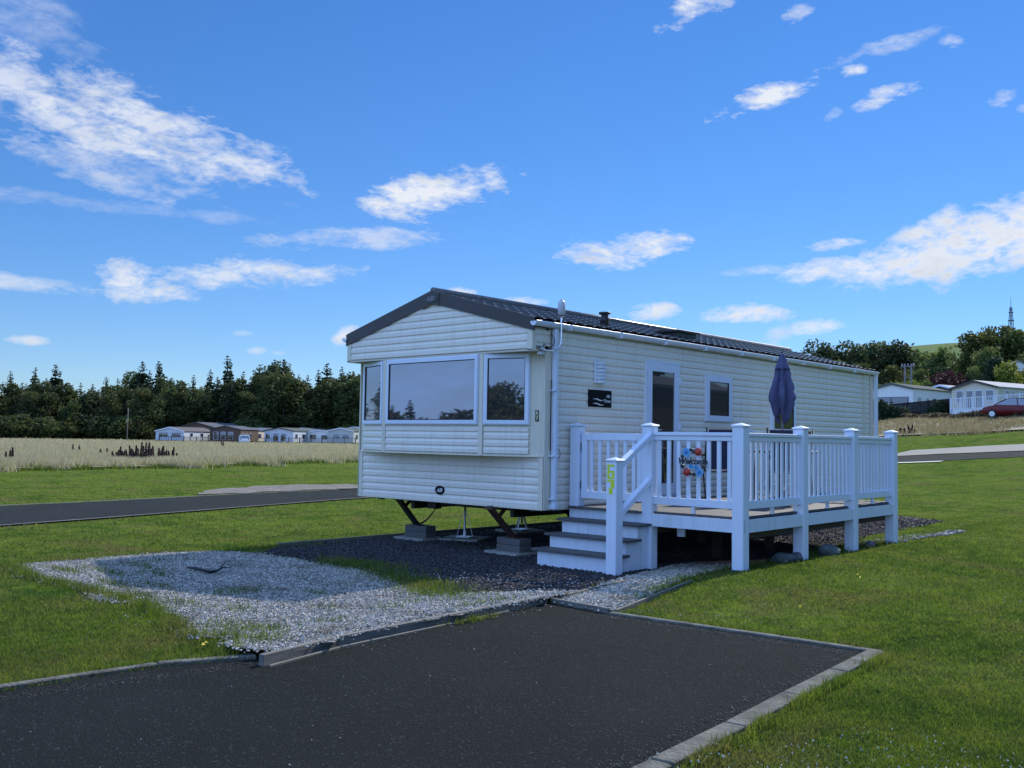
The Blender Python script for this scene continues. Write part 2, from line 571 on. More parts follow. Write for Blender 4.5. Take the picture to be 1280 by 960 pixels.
# ------------------------------------------------------------------ mesh building
class MB:
    def __init__(s):
        s.v, s.f, s.sm = [], [], []

    def add(s, vs, fs, smooth=False):
        o = len(s.v)
        s.v += [tuple(map(float, q)) for q in vs]
        s.f += [tuple(i + o for i in f) for f in fs]
        s.sm += [smooth] * len(fs)
        return s

    def box(s, x0, x1, y0, y1, z0, z1, M=None, ch=0.0):
        if ch:
            return s.cbox(x0, x1, y0, y1, z0, z1, ch, M)
        vs = [(x0, y0, z0), (x1, y0, z0), (x1, y1, z0), (x0, y1, z0), (x0, y0, z1), (x1, y0, z1), (x1, y1, z1), (x0, y1, z1)]
        if M is not None:
            vs = [M @ Vector(q) for q in vs]
        return s.add(vs, [(0, 3, 2, 1), (4, 5, 6, 7), (0, 1, 5, 4), (1, 2, 6, 5), (2, 3, 7, 6), (3, 0, 4, 7)])

    def cbox(s, x0, x1, y0, y1, z0, z1, c, M=None):
        """box with chamfered edges"""
        vs, idx = [], {}
        X, Y, Z = (x0, x1), (y0, y1), (z0, z1)
        for i in (0, 1):
            for j in (0, 1):
                for k in (0, 1):
                    sx, sy, sz = (c if i == 0 else -c), (c if j == 0 else -c), (c if k == 0 else -c)
                    for a in range(3):
                        p = [X[i] + sx, Y[j] + sy, Z[k] + sz]
                        p[a] = (X[i], Y[j], Z[k])[a]
                        idx[(i, j, k, a)] = len(vs)
                        vs.append(tuple(p))
        fs = []
        for a in range(3):
            b, d = (a + 1) % 3, (a + 2) % 3
            for e in (0, 1):
                q = []
                for (mm, nn) in ((0, 0), (1, 0), (1, 1), (0, 1)):
                    t = [0, 0, 0]
                    t[a], t[b], t[d] = e, mm, nn
                    q.append(idx[(*t, a)])
                fs.append(tuple(q) if e else tuple(q[::-1]))
                for e2 in (0, 1):
                    # edge between faces a(e) and b(e2) running along d
                    t0, t1 = [0, 0, 0], [0, 0, 0]
                    t0[a] = t1[a] = e
                    t0[b] = t1[b] = e2
                    t0[d], t1[d] = 0, 1
                    qq = (idx[(*t0, a)], idx[(*t1, a)], idx[(*t1, b)], idx[(*t0, b)])
                    fs.append(qq if e == e2 else qq[::-1])
        for i in (0, 1):
            for j in (0, 1):
                for k in (0, 1):
                    q = tuple(idx[(i, j, k, a)] for a in range(3))
                    fs.append(q if (i + j + k) % 2 else q[::-1])
        if M is not None:
            vs = [M @ Vector(q) for q in vs]
        return s.add(vs, fs)

    def tube(s, pts, r, n=8, cap=True, smooth=True):
        pts = [Vector(p) for p in pts]
        rs = r if isinstance(r, (list, tuple)) else [r] * len(pts)
        vs, fs = [], []
        nrm = None
        for i, p in enumerate(pts):
            d = (pts[min(i + 1, len(pts) - 1)] - pts[max(i - 1, 0)]).normalized()
            if nrm is None:
                nrm = d.orthogonal().normalized()
            else:
                nrm = (nrm - d * nrm.dot(d))
                nrm = nrm.normalized() if nrm.length > 1e-6 else d.orthogonal().normalized()
            bn = d.cross(nrm)
            for k in range(n):
                a = 2 * math.pi * k / n
                vs.append(p + (nrm * math.cos(a) + bn * math.sin(a)) * rs[i])
        for i in range(len(pts) - 1):
            for k in range(n):
                k2 = (k + 1) % n
                fs.append((i * n + k, i * n + k2, (i + 1) * n + k2, (i + 1) * n + k))
        s.add(vs, fs, smooth)
        if cap:
            o = len(s.v) - len(vs)
            s.f.append(tuple(o + k for k in range(n))[::-1]); s.sm.append(False)
            s.f.append(tuple(o + (len(pts) - 1) * n + k for k in range(n))); s.sm.append(False)
        return s

    def beam(s, a, b, w, h, up=(0, 0, 1), ch=0.0):
        a, b = Vector(a), Vector(b)
        d = (b - a)
        L = d.length
        d.normalize()
        up = Vector(up)
        sd = d.cross(up)
        if sd.length < 1e-4:
            sd = d.cross(Vector((0, 1, 0)))
        sd.normalize()
        u = sd.cross(d)
        M = Matrix(((d.x, sd.x, u.x, a.x), (d.y, sd.y, u.y, a.y), (d.z, sd.z, u.z, a.z), (0, 0, 0, 1)))
        return s.box(0, L, -w / 2, w / 2, -h / 2, h / 2, M, ch)

    def lathe(s, prof, c=(0, 0, 0), n=20, smooth=True):
        vs, fs = [], []
        for (r, z) in prof:
            for k in range(n):
                a = 2 * math.pi * k / n
                vs.append((c[0] + r * math.cos(a), c[1] + r * math.sin(a), c[2] + z))
        for i in range(len(prof) - 1):
            for k in range(n):
                k2 = (k + 1) % n
                fs.append((i * n + k, i * n + k2, (i + 1) * n + k2, (i + 1) * n + k))
        return s.add(vs, fs, smooth)

    def prism(s, poly, a, b):
        """poly: list of 3d points, extruded by vector b (a unused)"""
        n = len(poly)
        p = [Vector(q) for q in poly]
        e = Vector(b)
        return s.add(p + [q + e for q in p], [tuple(range(n))[::-1], tuple(range(n, 2 * n))] + [(i, (i + 1) % n, n + (i + 1) % n, n + i) for i in range(n)])

    def build(s, name, material, parent=None, **tags):
        me = bpy.data.meshes.new(name)
        me.from_pydata(s.v, [], s.f)
        me.polygons.foreach_set('use_smooth', s.sm)
        me.materials.append(material)
        me.update()
        import bmesh
        bm = bmesh.new()
        bm.from_mesh(me)
        bmesh.ops.recalc_face_normals(bm, faces=bm.faces)
        bm.to_mesh(me)
        bm.free()
        return link(name, me, parent, **tags)


def link(name, data, parent=None, **tags):
    o = bpy.data.objects.new(name, data)
    COL.objects.link(o)
    if parent is not None:
        o.parent = parent
    for k, q in tags.items():
        o[k] = q
    return o


def thing(name, label, category, loc=(0, 0, 0), rz=0.0, group=None):
    o = link(name, None, None, label=label, category=category)
    o.location = loc
    o.rotation_euler = (0, 0, rz)
    if group:
        o['group'] = group
    return o


def copy_tree(o, parent=None):
    c = o.copy()
    COL.objects.link(c)
    c.parent = parent
    for ch in list(o.children):
        copy_tree(ch, c)
    return c


def np_mesh(name, V, Fc, material, val=None, parent=None, smooth=False, **tags):
    me = bpy.data.meshes.new(name)
    V = np.asarray(V, np.float32).reshape(-1, 3)
    Fc = np.asarray(Fc, np.int32)
    n, k = Fc.shape
    me.vertices.add(len(V))
    me.vertices.foreach_set('co', V.ravel())
    me.loops.add(n * k)
    me.loops.foreach_set('vertex_index', Fc.ravel())
    me.polygons.add(n)
    me.polygons.foreach_set('loop_start', np.arange(0, n * k, k, dtype=np.int32))
    me.polygons.foreach_set('loop_total', np.full(n, k, np.int32))
    me.polygons.foreach_set('use_smooth', np.full(n, smooth))
    if val is not None:
        a = me.attributes.new('v', 'FLOAT', 'POINT')
        a.data.foreach_set('value', np.asarray(val, np.float32))
    me.materials.append(material)
    me.update(calc_edges=True)
    me.validate()
    return link(name, me, parent, **tags)


def text_geo(body, size, depth=.003, bold=0.0, shear=0.0, spacing=1.0):
    cu = bpy.data.curves.new('tmp', 'FONT')
    cu.body = body
    cu.size = size
    cu.extrude = depth
    cu.offset = bold
    cu.shear = shear
    cu.space_character = spacing
    cu.align_x = 'CENTER'
    cu.align_y = 'CENTER'
    cu.resolution_u = 3
    o = bpy.data.objects.new('tmp', cu)
    COL.objects.link(o)
    dg = bpy.context.evaluated_depsgraph_get()
    me = bpy.data.meshes.new_from_object(o.evaluated_get(dg))
    vs = [tuple(q.co) for q in me.vertices]
    fs = [tuple(p.vertices) for p in me.polygons]
    bpy.data.objects.remove(o)
    bpy.data.meshes.remove(me)
    bpy.data.curves.remove(cu)
    return vs, fs


def put_text(mb, body, size, O, U, V, N, **k):
    vs, fs = text_geo(body, size, **k)
    O, U, V, N = map(Vector, (O, U, V, N))
    mb.add([O + U * a + V * b + N * c for a, b, c in vs], fs)
    return mb


def in_poly(P, x, y):
    x = np.asarray(x)
    y = np.asarray(y)
    r = np.zeros(x.shape, bool)
    n = len(P)
    j = n - 1
    for i in range(n):
        xi, yi = P[i]
        xj, yj = P[j]
        c = ((yi > y) != (yj > y)) & (x < (xj - xi) * (y - yi) / ((yj - yi) or 1e-9) + xi)
        r ^= c
        j = i
    return r


def rough_poly(P, step=.12, amp=.05, seed=1):
    rg = np.random.default_rng(seed)
    out = []
    n = len(P)
    for i in range(n):
        a, b = np.array(P[i]), np.array(P[(i + 1) % n])
        L = np.linalg.norm(b - a)
        k = max(1, int(L / step))
        for t in range(k):
            out.append(a + (b - a) * t / k + rg.normal(0, amp, 2) * (0 if t == 0 else 1))
    return [tuple(map(float, q)) for q in out]


def drape(name, P, material, off, hfun=None, step=.6, **tags):
    """flat polygon draped on the terrain: grid cells clipped by bisect planes"""
    import bmesh
    bm = bmesh.new()
    bm.faces.new([bm.verts.new((x, y, 0)) for x, y in P])
    xs, ys = [q[0] for q in P], [q[1] for q in P]
    for ax, lo, hi in ((0, min(xs), max(xs)), (1, min(ys), max(ys))):
        k = int((hi - lo) / step)
        for i in range(1, k + 1):
            c = [0, 0, 0]
            nn = [0, 0, 0]
            c[ax] = lo + i * step
            nn[ax] = 1
            if c[ax] < hi:
                bmesh.ops.bisect_plane(bm, geom=bm.verts[:] + bm.edges[:] + bm.faces[:], plane_co=c, plane_no=nn)
    bmesh.ops.triangulate(bm, faces=bm.faces[:])
    for q in bm.verts:
        q.co.z = float((hfun or g)(q.co.x, q.co.y)) + off
    bmesh.ops.recalc_face_normals(bm, faces=bm.faces)
    if sum(f.normal.z for f in bm.faces) < 0:
        bmesh.ops.reverse_faces(bm, faces=bm.faces)
    me = bpy.data.meshes.new(name)
    bm.to_mesh(me)
    bm.free()
    me.materials.append(material)
    return link(name, me, None, **tags)


# ------------------------------------------------------------------ ground sheet
def axis(lo, hi, c, s, n):
    t = np.linspace(math.asinh((lo - c) / s), math.asinh((hi - c) / s), n)
    return c + s * np.sinh(t)


gx = axis(-1500, 900, 1, 6, 420)
gy = axis(-600, 2500, -1, 6, 420)
GX, GY = np.meshgrid(gx, gy)
V = np.stack([GX, GY, g(GX, GY)], -1).reshape(-1, 3)
ii, jj = np.meshgrid(np.arange(len(gx) - 1), np.arange(len(gy) - 1))
a0 = (jj * len(gx) + ii).ravel()
Fq = np.stack([a0, a0 + 1, a0 + 1 + len(gx), a0 + len(gx)], -1)
np_mesh('ground', V, Fq, LAWN, smooth=True, kind='structure')

# outlines measured on the ground (metres)
P_APRON = [(1.2, -16), (1.80, -8.2), (1.95, -6.1), (2.16, -5.55), (2.12, -4.2), (2.02, -2.27), (2.72, -2.33), (5.03, -2.17), (5.33, -5.4), (5.9, -16)]
P_WHITE = [(-3.75, -4.95), (-3.72, -4.1), (-3.8, -3.2), (-3.5, -2.5), (-2.9, -2.2), (-1.7, -2.25), (-.9, -2.2), (.1, -2.5), (.8, -2.75),
           (1.35, -2.35), (2.0, -1.9), (2.06, -2.3), (2.12, -4.2), (2.30, -5.45), (2.02, -5.62), (1.6, -5.35), (1.2, -5.5), (.6, -5.15), (-.2, -5.05), (-.9, -5.25), (-1.5, -5.05), (-2.7, -5.15), (-3.2, -5.05)]
P_DARK = [(-3.45, -1.5), (-3.0, -2.1), (-1.7, -2.2), (-.9, -2.15), (.1, -2.45), (.8, -2.7), (1.35, -2.3), (1.8, -1.75), (1.45, 1.0), (2.3, 1.3), (2.25, 4.0), (1.95, 5.2), (1.30, 6.4), (1.15, 9.0), (1.0, 11.4), (.2, 11.9), (-3.3, 11.9), (-3.35, 6.0), (-3.45, 0)]
P_PATH = [(2.06, -2.24), (2.72, -2.29), (2.62, -1.6), (2.35, -.5), (2.2, .5), (2.15, 1.15), (1.5, 1.6), (1.35, 1.0), (1.6, -.5), (1.95, -1.7)]


def h_white(x, y):
    return g(x, y) + .062 * sstep(1 - (2.1 - np.asarray(x)) / 1.1) * sstep((-.9 - np.asarray(y)) / 1.2)


drape('parking_apron', P_APRON, ASPH, .006, kind='structure')
drape('white_gravel_bed', rough_poly(P_WHITE, .15, .05, 3), GRAV_W, .012, h_white, .3, kind='structure')
drape('dark_gravel_bed', rough_poly(P_DARK, .2, .04, 4), GRAV_D, .007, None, .4, kind='structure')
drape('gravel_path', rough_poly(P_PATH, .15, .03, 5), GRAV_W, .022, None, .3, kind='structure')

# roads
near_e = [(-5.0, -22), (-7.2, -10), (-8.58, -3.32), (-8.98, -1.59), (-9.85, 1.6), (-10.75, 4.8), (-11.35, 7.5)]
far_e = [(-9.5, -22), (-11.6, -10), (-12.85, -2.5), (-13.2, .5), (-13.95, 4.2), (-14.5, 8.0)]
rn = [hit(px, py) for px, py in ((1110, 579), (1160, 577.5), (1220, 574), (1290, 571))]
rf = [hit(px, py) for px, py in ((1110, 571), (1180, 568.5), (1290, 564))]
mid_n = [(-11.6, 14), (-10.2, 24)]
mid_f = [(-14.9, 15), (-14.0, 26)]
P_ROAD = near_e + mid_n + rn + [at(1420, 60)] + [at(1420, 66)] + rf[::-1] + mid_f[::-1] + far_e[::-1]
drape('road', P_ROAD, ASPH_ROAD, .02, None, 1.5, kind='structure')


def strip(pts, w, side=1):
    """polygon along a line"""
    out, back = [], []
    for i, p in enumerate(pts):
        a, b = np.array(pts[max(0, i - 1)]), np.array(pts[min(len(pts) - 1, i + 1)])
        d = (b - a) / np.linalg.norm(b - a)
        n = np.array([-d[1], d[0]]) * side
        out.append(tuple(map(float, p)))
        back.append(tuple(map(float, np.array(p) + n * w)))
    return out + back[::-1]


def kerbline(name, pts, w, h, material, jit=.0, seg=.9, **tags):
    """row of concrete edgings laid end to end with small gaps; one object"""
    mb = MB()
    rg = random.Random(3)
    for i in range(len(pts) - 1):
        a, b = Vector((*pts[i], 0)), Vector((*pts[i + 1], 0))
        L = (b - a).length
        k = max(1, round(L / seg))
        for t in range(k):
            p = a + (b - a) * (t / k)
            q = a + (b - a) * ((t + 1) / k - .008 / L * 1.0)
            p.z = float(g(p.x, p.y)) + h / 2 - .02 + rg.uniform(-jit, jit)
            q.z = float(g(q.x, q.y)) + h / 2 - .02 + rg.uniform(-jit, jit)
            mb.beam(p, q, w, h + .04, ch=.006)
    return mb.build(name, material, **tags)


kerbline('kerb', [(1.2, -16.0), (1.74, -8.2), (1.90, -6.1), (2.14, -5.5)], .07, .03, KERB, .003, kind='structure')
kerbline('kerb', [(2.78, -2.30), (5.13, -2.12)], .075, .025, KERB, .003, kind='structure')
kerbline('kerb', [(5.11, -2.18), (5.39, -5.4), (5.96, -16)], .125, .035, KERB, .004, kind='structure')
drape('kerb', strip(near_e[1:], .08, 1), BOARD_PALE, .03, None, 1.5, kind='structure')
drape('kerb', strip(far_e[1:], .16, 1), KERB, .03, None, 1.5, kind='structure')
drape('kerb', strip([hit(px, py) for px, py in ((1100, 579.6), (1140, 578.6), (1180, 577.2))], .35, -1), mat('pale_kerb', (.6, .6, .56), .8), .05, None, 1.5, kind='structure')
pv = [hit(px, py) for px, py in ((1100, 571.5), (1180, 567.8), (1290, 563.5))]
drape('pavement', strip(pv, 3.2, 1), mat('pale_grit_path', (.19, .18, .15), .95, var=.15, nscale=3), .035, None, 1.5, kind='structure')
drape('gravel_strip', rough_poly([(-14.3, 3.4), (-15.6, 4.3), (-17.2, 6.8), (-17.0, 10.4), (-14.75, 9.2)], .5, .18, 9), mat('stony_brown_earth', (.07, .055, .04), .95, nscale=3.5, bump=1, bscale=12, col2=(.20, .18, .145)), .03, None, .8, kind='structure')

# ------------------------------------------------------------------ the holiday home
WD, LN, ZB = 3.66, 10.22, .56
ZO, ZE, ZP = 2.555, 2.955, 3.455          # soffit of the front overhang, roof edge, ridge
OV, BAYP = .26, .26
home = thing('holiday_home', 'large cream caravan with front bay window and brown roof edge, beside the white decking', 'static caravan')


def siding(mb, O, U, N, z0, z1, u0, u1, pitch=.1, zbase=None):
    """shiplap courses: O origin (z ignored), U along, N outward; u0/u1 may be functions of z"""
    O, U, N = Vector(O), Vector(U), Vector(N)
    f0 = u0 if callable(u0) else (lambda z: u0)
    f1 = u1 if callable(u1) else (lambda z: u1)
    prof = [(0, .003), (.003, .011), (.009, .015), (.056, .015), (.063, .013), (.086, .004), (.093, .003), (.1, .003)]
    z = z0 if zbase is None else zbase
    pts = []
    while z < z1 - 1e-6:
        for a, o in prof:
            zz = z + a * pitch / .1
            if z0 - 1e-6 <= zz <= z1 + 1e-6:
                pts.append((zz, o))
        z += pitch
    vs, fs = [], []
    for i, (zz, o) in enumerate(pts):
        a, b = f0(zz), f1(zz)
        for u in (a, b):
            p = O + U * u + N * o
            vs.append((p.x, p.y, zz))
        if i:
            fs.append((2 * i - 2, 2 * i - 1, 2 * i + 1, 2 * i))
    mb.add(vs, fs)


X1, X0 = 0.0, -WD
# core shell
mb = MB()
mb.box(X0 + .02, X1 - .02, .02, LN - .02, ZB + .01, ZE - .08)
mb.prism([(X0 + .02, -OV + .02, ZO + .01), (X1 - .02, -OV + .02, ZO + .01), (X1 - .02, -OV + .02, ZE - .1), (-WD / 2, -OV + .02, ZP - .09), (X0 + .02, -OV + .02, ZE - .1)], None, (0, OV + .06, 0))
mb.prism([(X0 + .02, LN - .1, ZE - .1), (X1 - .02, LN - .1, ZE - .1), (-WD / 2, LN - .1, ZP - .09)], None, (0, .08, 0))
shell = mb.build('wall', CREAM, home)

CL = -WD / 2
cx0, cx1 = -2.80, -.86            # straight middle of the bay
ZBAY = 1.225
# front cladding
mb = MB()
siding(mb, (X0, 0, 0), (1, 0, 0), (0, -1, 0), ZB, ZBAY + .03, .06, WD - .06, zbase=ZB)
mb.build('cladding', CREAM, home)
# gable cladding
mb = MB()
slope = (ZP - ZE) / (WD / 2)
lim = lambda z: max(0.05, min(WD - .06, (z - (ZE - .14)) / slope)) if z > ZE - .14 else .05
siding(mb, (X0, -OV, 0), (1, 0, 0), (0, -1, 0), ZO + .02, ZP - .13, lambda z: lim(z), lambda z: WD - lim(z), pitch=.097)
mb.build('cladding', CREAM, home)
# side cladding (right, rear, left)
mb = MB()
siding(mb, (X1, 0, 0), (0, 1, 0), (1, 0, 0), ZB, ZE - .12, .10, 9.74, zbase=ZB)
siding(mb, (X1, 0, 0), (0, 1, 0), (1, 0, 0), ZB, ZE - .12, 9.86, 10.06, zbase=ZB)
siding(mb, (X1, -OV, 0), (0, 1, 0), (1, 0, 0), ZO + .02, ZE - .12, .05, OV + .08, zbase=ZB)
mb.build('cladding', CREAM, home)
mb = MB()
siding(mb, (X0, 0, 0), (0, 1, 0), (-1, 0, 0), ZB, ZE - .12, .06, LN - .06, zbase=ZB)
siding(mb, (X0, LN, 0), (1, 0, 0), (0, 1, 0), ZB, ZE - .1, .06, WD - .06, zbase=ZB)
siding(mb, (X0, -OV, 0), (0, 1, 0), (-1, 0, 0), ZO + .02, ZE - .12, .05, OV, zbase=ZB)
mb.build('cladding', CREAM, home)
# corner trims
mb = MB()
t = .022
for x, sx in ((X0, 1), (X1, -1)):
    mb.box(min(x - .012 * sx, x + .075 * sx), max(x - .012 * sx, x + .075 * sx), -t, .005, ZB - .01, ZBAY)
    mb.box(min(x - t * sx, x - .002 * sx), max(x - t * sx, x - .002 * sx), -t, .095, ZB - .01, ZO - .002)
    mb.box(min(x - t * sx, x + .06 * sx), max(x - t * sx, x + .06 * sx), -OV - t, -OV + .05, ZO, ZE - .14)
    mb.box(min(x - t * sx, x), max(x - t * sx, x), LN - .13, LN + .02, ZB - .01, ZE - .12)
mb.box(X1, X1 + .024, 9.745, 9.855, ZB - .01, ZE - .12)
mb.box(X0, X1, -.020, .01, ZB - .015, ZB + .012)
mb.box(X1 - .001, X1 + .02, .0955, LN - .131, ZB - .015, ZB + .012)
mb.build('corner_trim', CREAM_TRIM, home)
# soffit
mb = MB()
mb.box(X0 - .02, X1 + .02, -OV - .022, .0, ZO - .012, ZO + .012)
mb.build('soffit', SOFFIT, home)

# bay
bay = link('bay', None, home)
A = Vector((X0 + .012, -.004, 0)); B = Vector((cx0, -BAYP, 0)); C_ = Vector((cx1, -BAYP, 0)); D_ = Vector((X1 - .012, -.004, 0))
mb = MB()
mb.prism([(A.x, A.y, ZBAY), (B.x, B.y, ZBAY), (C_.x, C_.y, ZBAY), (D_.x, D_.y, ZBAY), (D_.x, .01, ZBAY), (A.x, .01, ZBAY)], None, (0, 0, ZO - .014 - ZBAY))
mb.build('bay_panel', CREAM_TRIM, bay)
segs = []
for (p, q, lo, hi) in ((A, B, .10, .03), (B, C_, .03, .03), (C_, D_, .03, .22)):
    u = (q - p)
    L = u.length
    u.normalize()
    n = Vector((u.y, -u.x, 0))
    segs.append((p, u, n, L))
mb = MB()
for i, (p, u, n, L) in enumerate(segs):
    a, b = ((.12, L - .04), (.04, L - .04), (.04, L - .20))[i]
    siding(mb, p + n * .004, u, n, ZBAY + .02, 1.60, a, b, pitch=.094)
mb.build('cladding', CREAM, bay)
mb = MB()
for p in (B, C_):
    mb.box(p.x - .035, p.x + .035, p.y - .022, p.y + .02, ZBAY - .004, ZO - .014)
for i, (p, u, n, L) in enumerate(segs):
    mb.beam(p + n * .008 + Vector((0, 0, ZBAY)), p + u * L + n * .008 + Vector((0, 0, ZBAY)), .024, .02)
mb.build('bay_trim', CREAM_TRIM, bay)


def window(parent, p, u, n, a, b, z0, z1, fw=.055, frame=.0, glass=GLASS, name='window', sub=0):
    """upvc window standing proud of the wall, with frame, gasket and pane"""
    p, u, n = Vector(p), Vector(u), Vector(n)
    M = Matrix(((u.x, n.x, 0, p.x), (u.y, n.y, 0, p.y), (0, 0, 1, 0), (0, 0, 0, 1)))
    w = link(name, None, parent)
    mb = MB()
    d = .042
    for (xa, xb, za, zb) in ((a, b, z1 - fw, z1), (a, b, z0, z0 + fw), (a, a + fw, z0 + fw, z1 - fw), (b - fw, b, z0 + fw, z1 - fw)):
        mb.box(xa, xb, -.02, d, za, zb, M)
    # raised outer lip
    l = .012
    for (xa, xb, za, zb) in ((a - l, b + l, z1, z1 + l), (a - l, b + l, z0 - l, z0), (a - l, a, z0, z1), (b, b + l, z0, z1)):
        mb.box(xa, xb, -.02, d - .014, za, zb, M)
    mb.build('frame', WHITE, w)
    mb = MB()
    gk = .010
    for (xa, xb, za, zb) in ((a + fw, b - fw, z1 - fw - gk, z1 - fw), (a + fw, b - fw, z0 + fw, z0 + fw + gk), (a + fw, a + fw + gk, z0 + fw + gk, z1 - fw - gk), (b - fw - gk, b - fw, z0 + fw + gk, z1 - fw - gk)):
        mb.box(xa, xb, 0, .034, za, zb, M)
    mb.build('gasket', GASKET, w)
    mb = MB()
    mb.box(a + fw + gk, b - fw - gk, .012, .024, z0 + fw + gk, z1 - fw - gk, M)
    mb.build('pane', glass, w)
    return w


for i, (p, u, n, L) in enumerate(segs):
    a, b = ((.13, L - .045), (.055, L - .055), (.045, L - .20))[i]
    window(bay, p + n * .0, u, n, a, b, 1.63, 2.53, fw=.05, name='window')
# faint net curtain pole and interior light seen through the middle pane is left to reflections

# 67 plaques on the right bay panel
p, u, n, L = segs[2]
M0 = p + u * (L - .09) + n * .004
for ch, zc in (('6', 1.775), ('7', 1.70)):
    mb = MB()
    Mx = Matrix(((u.x, n.x, 0, M0.x), (u.y, n.y, 0, M0.y), (0, 0, 1, 0), (0, 0, 0, 1)))
    mb.box(-.024, .024, 0, .005, zc - .033, zc + .033, Mx)
    q = mb.build('number_plaque', mat('gold_black_plaque', (.02, .018, .012), .4), home)
    mb = MB()
    put_text(mb, ch, .068, (M0.x, M0.y, zc), u, (0, 0, 1), n, depth=.007, bold=.001)
    mb.build('numeral', mat('cream_numeral', (.75, .70, .45), .5), q)

# brown gable boards
mb = MB()
dep, ye = .165, -OV - .035
for sx, xe in ((-1, X0 - .045), (1, X1 + .05)):
    poly = [(CL, ye, ZP + .012), (xe, ye, ZE + .010), (xe, ye, ZE - .005 - dep + .01), (CL, ye, ZP - dep)]
    if sx > 0:
        poly = poly[::-1]
    mb.prism(poly, None, (0, .028, 0))
mb.prism([(CL + .16, ye - .008, ZP - .035), (CL + .155, ye - .008, ZP - .21), (CL, ye - .008, ZP - .185), (CL - .2, ye - .008, ZP - .24), (CL - .2, ye - .008, ZP - .06), (CL, ye - .008, ZP + .008)], None, (0, .007, 0))
fas = mb.build('fascia_board', BROWN, home)
mb = MB()
vs = []
for k in range(28):
    a = 2 * math.pi * k / 28
    vs.append((CL - .0 + .135 * math.cos(a), ye - .0155, ZP - .11 + .052 * math.sin(a)))
mb.prism(vs, None, (0, .007, 0))
bd = mb.build('badge', mat('dark_badge', (.02, .019, .02), .35), fas)
mb = MB()
put_text(mb, 'ABI', .085, (CL, ye - .016, ZP - .11), (1, 0, 0), (0, 0, 1), (0, -1, 0), depth=.003, shear=.25, spacing=1.25)
mb.build('lettering', mat('dim_silver', (.30, .30, .32), .4), bd)
# lower oval badge
mb = MB()
vs = [(-1.88 + .092 * math.cos(2 * math.pi * k / 32), -.024, .715 + .062 * math.sin(2 * math.pi * k / 32)) for k in range(32)]
mb.prism(vs, None, (0, .012, 0))
bd = mb.build('badge', BLACK_PL, home)
mb = MB()
put_text(mb, 'ABI', .074, (-1.88, -.025, .713), (1, 0, 0), (0, 0, 1), (0, -1, 0), depth=.003, bold=.0015, shear=.3, spacing=.95)
mb.build('lettering', SILVER, bd)

# roof: pressed tile sheets on two slopes
rs = bpy.data.meshes.new('roof')
nY = 560
ys = np.linspace(-OV - .006, LN + .06, nY)
ncourse = 6
hw = WD / 2 + .07
prof_u, prof_o = [], []
for c in range(ncourse):
    a0_, a1_ = c / ncourse, (c + 1) / ncourse
    for tt, o in ((0.0, 0.0), (.45, .004), (.9, .012), (.985, .020), (.999, .020)):
        prof_u.append(a0_ + (a1_ - a0_) * tt)
        prof_o.append(o)
prof_u = np.array(prof_u)
prof_o = np.array(prof_o)
Vs, Fs, base = [], [], 0
for sx in (-1, 1):
    U_, Y_ = np.meshgrid(prof_u, ys, indexing='ij')
    O_ = np.repeat(prof_o[:, None], nY, 1)
    crs = np.floor(U_ * ncourse + 1e-6)
    ph = ((Y_ / .205 + .5 * (crs % 2)) % 1.0)
    wav = .016 * np.abs(np.sin(math.pi * ph)) ** .8
    Z_ = ZP - .030 - (ZP - ZE) * U_ + O_ * 1.4 + wav * 1.35
    X_ = CL + sx * hw * U_
    Vs.append(np.stack([X_, Y_, Z_], -1).reshape(-1, 3))
    i_, j_ = np.meshgrid(np.arange(len(prof_u) - 1), np.arange(nY - 1), indexing='ij')
    q = (i_ * nY + j_).ravel() + base
    ff = np.stack([q, q + 1, q + 1 + nY, q + nY], -1)
    Fs.append(ff if sx < 0 else ff[:, ::-1])
    base += X_.size
roof = np_mesh('roof', np.concatenate(Vs), np.concatenate(Fs), TILE, parent=home)
mb = MB()
for s_, xe in ((-1, X0 - .055), (1, X1 + .055)):
    poly = [(CL, -OV - .006, ZP - .036), (xe, -OV - .006, ZE - .038), (xe, -OV - .006, ZE - .055), (CL, -OV - .006, ZP - .070)]
    mb.prism(poly if s_ < 0 else poly[::-1], None, (0, LN + OV + .05, 0))
mb.build('roof_deck', BROWN, home)
mb = MB()
mb.tube([(CL, -OV - .02, ZP + .012), (CL, LN + .06, ZP + .012)], .045, 10)
mb.build('ridge_cap', TILE, home)
# roof flue and vent
XF, YF = -.42, 1.78
zf = ZE + (ZP - ZE) * (-XF / (WD / 2))
mb = MB()
mb.lathe([(.0, .34), (.085, .335), (.085, .31), (.05, .295), (.052, .27), (.07, .255), (.07, .20), (.062, .19), (.062, .0), (.11, -.03)], (XF, YF, zf - .13), 18)
mb.build('chimney', mat('black_flue', (.014, .014, .015), .45), home)
mb = MB()
XV, YV = -.5, 3.75
zv = ZE + (ZP - ZE) * (-XV / (WD / 2))
mb.box(XV - .2, XV + .2, YV - .28, YV + .28, zv - .02, zv + .05)
mb.box(XV - .24, XV + .24, YV - .34, YV + .34, zv + .055, zv + .085)
mb.build('roof_vent', mat('black_flue', (.014, .014, .015), .45), home)


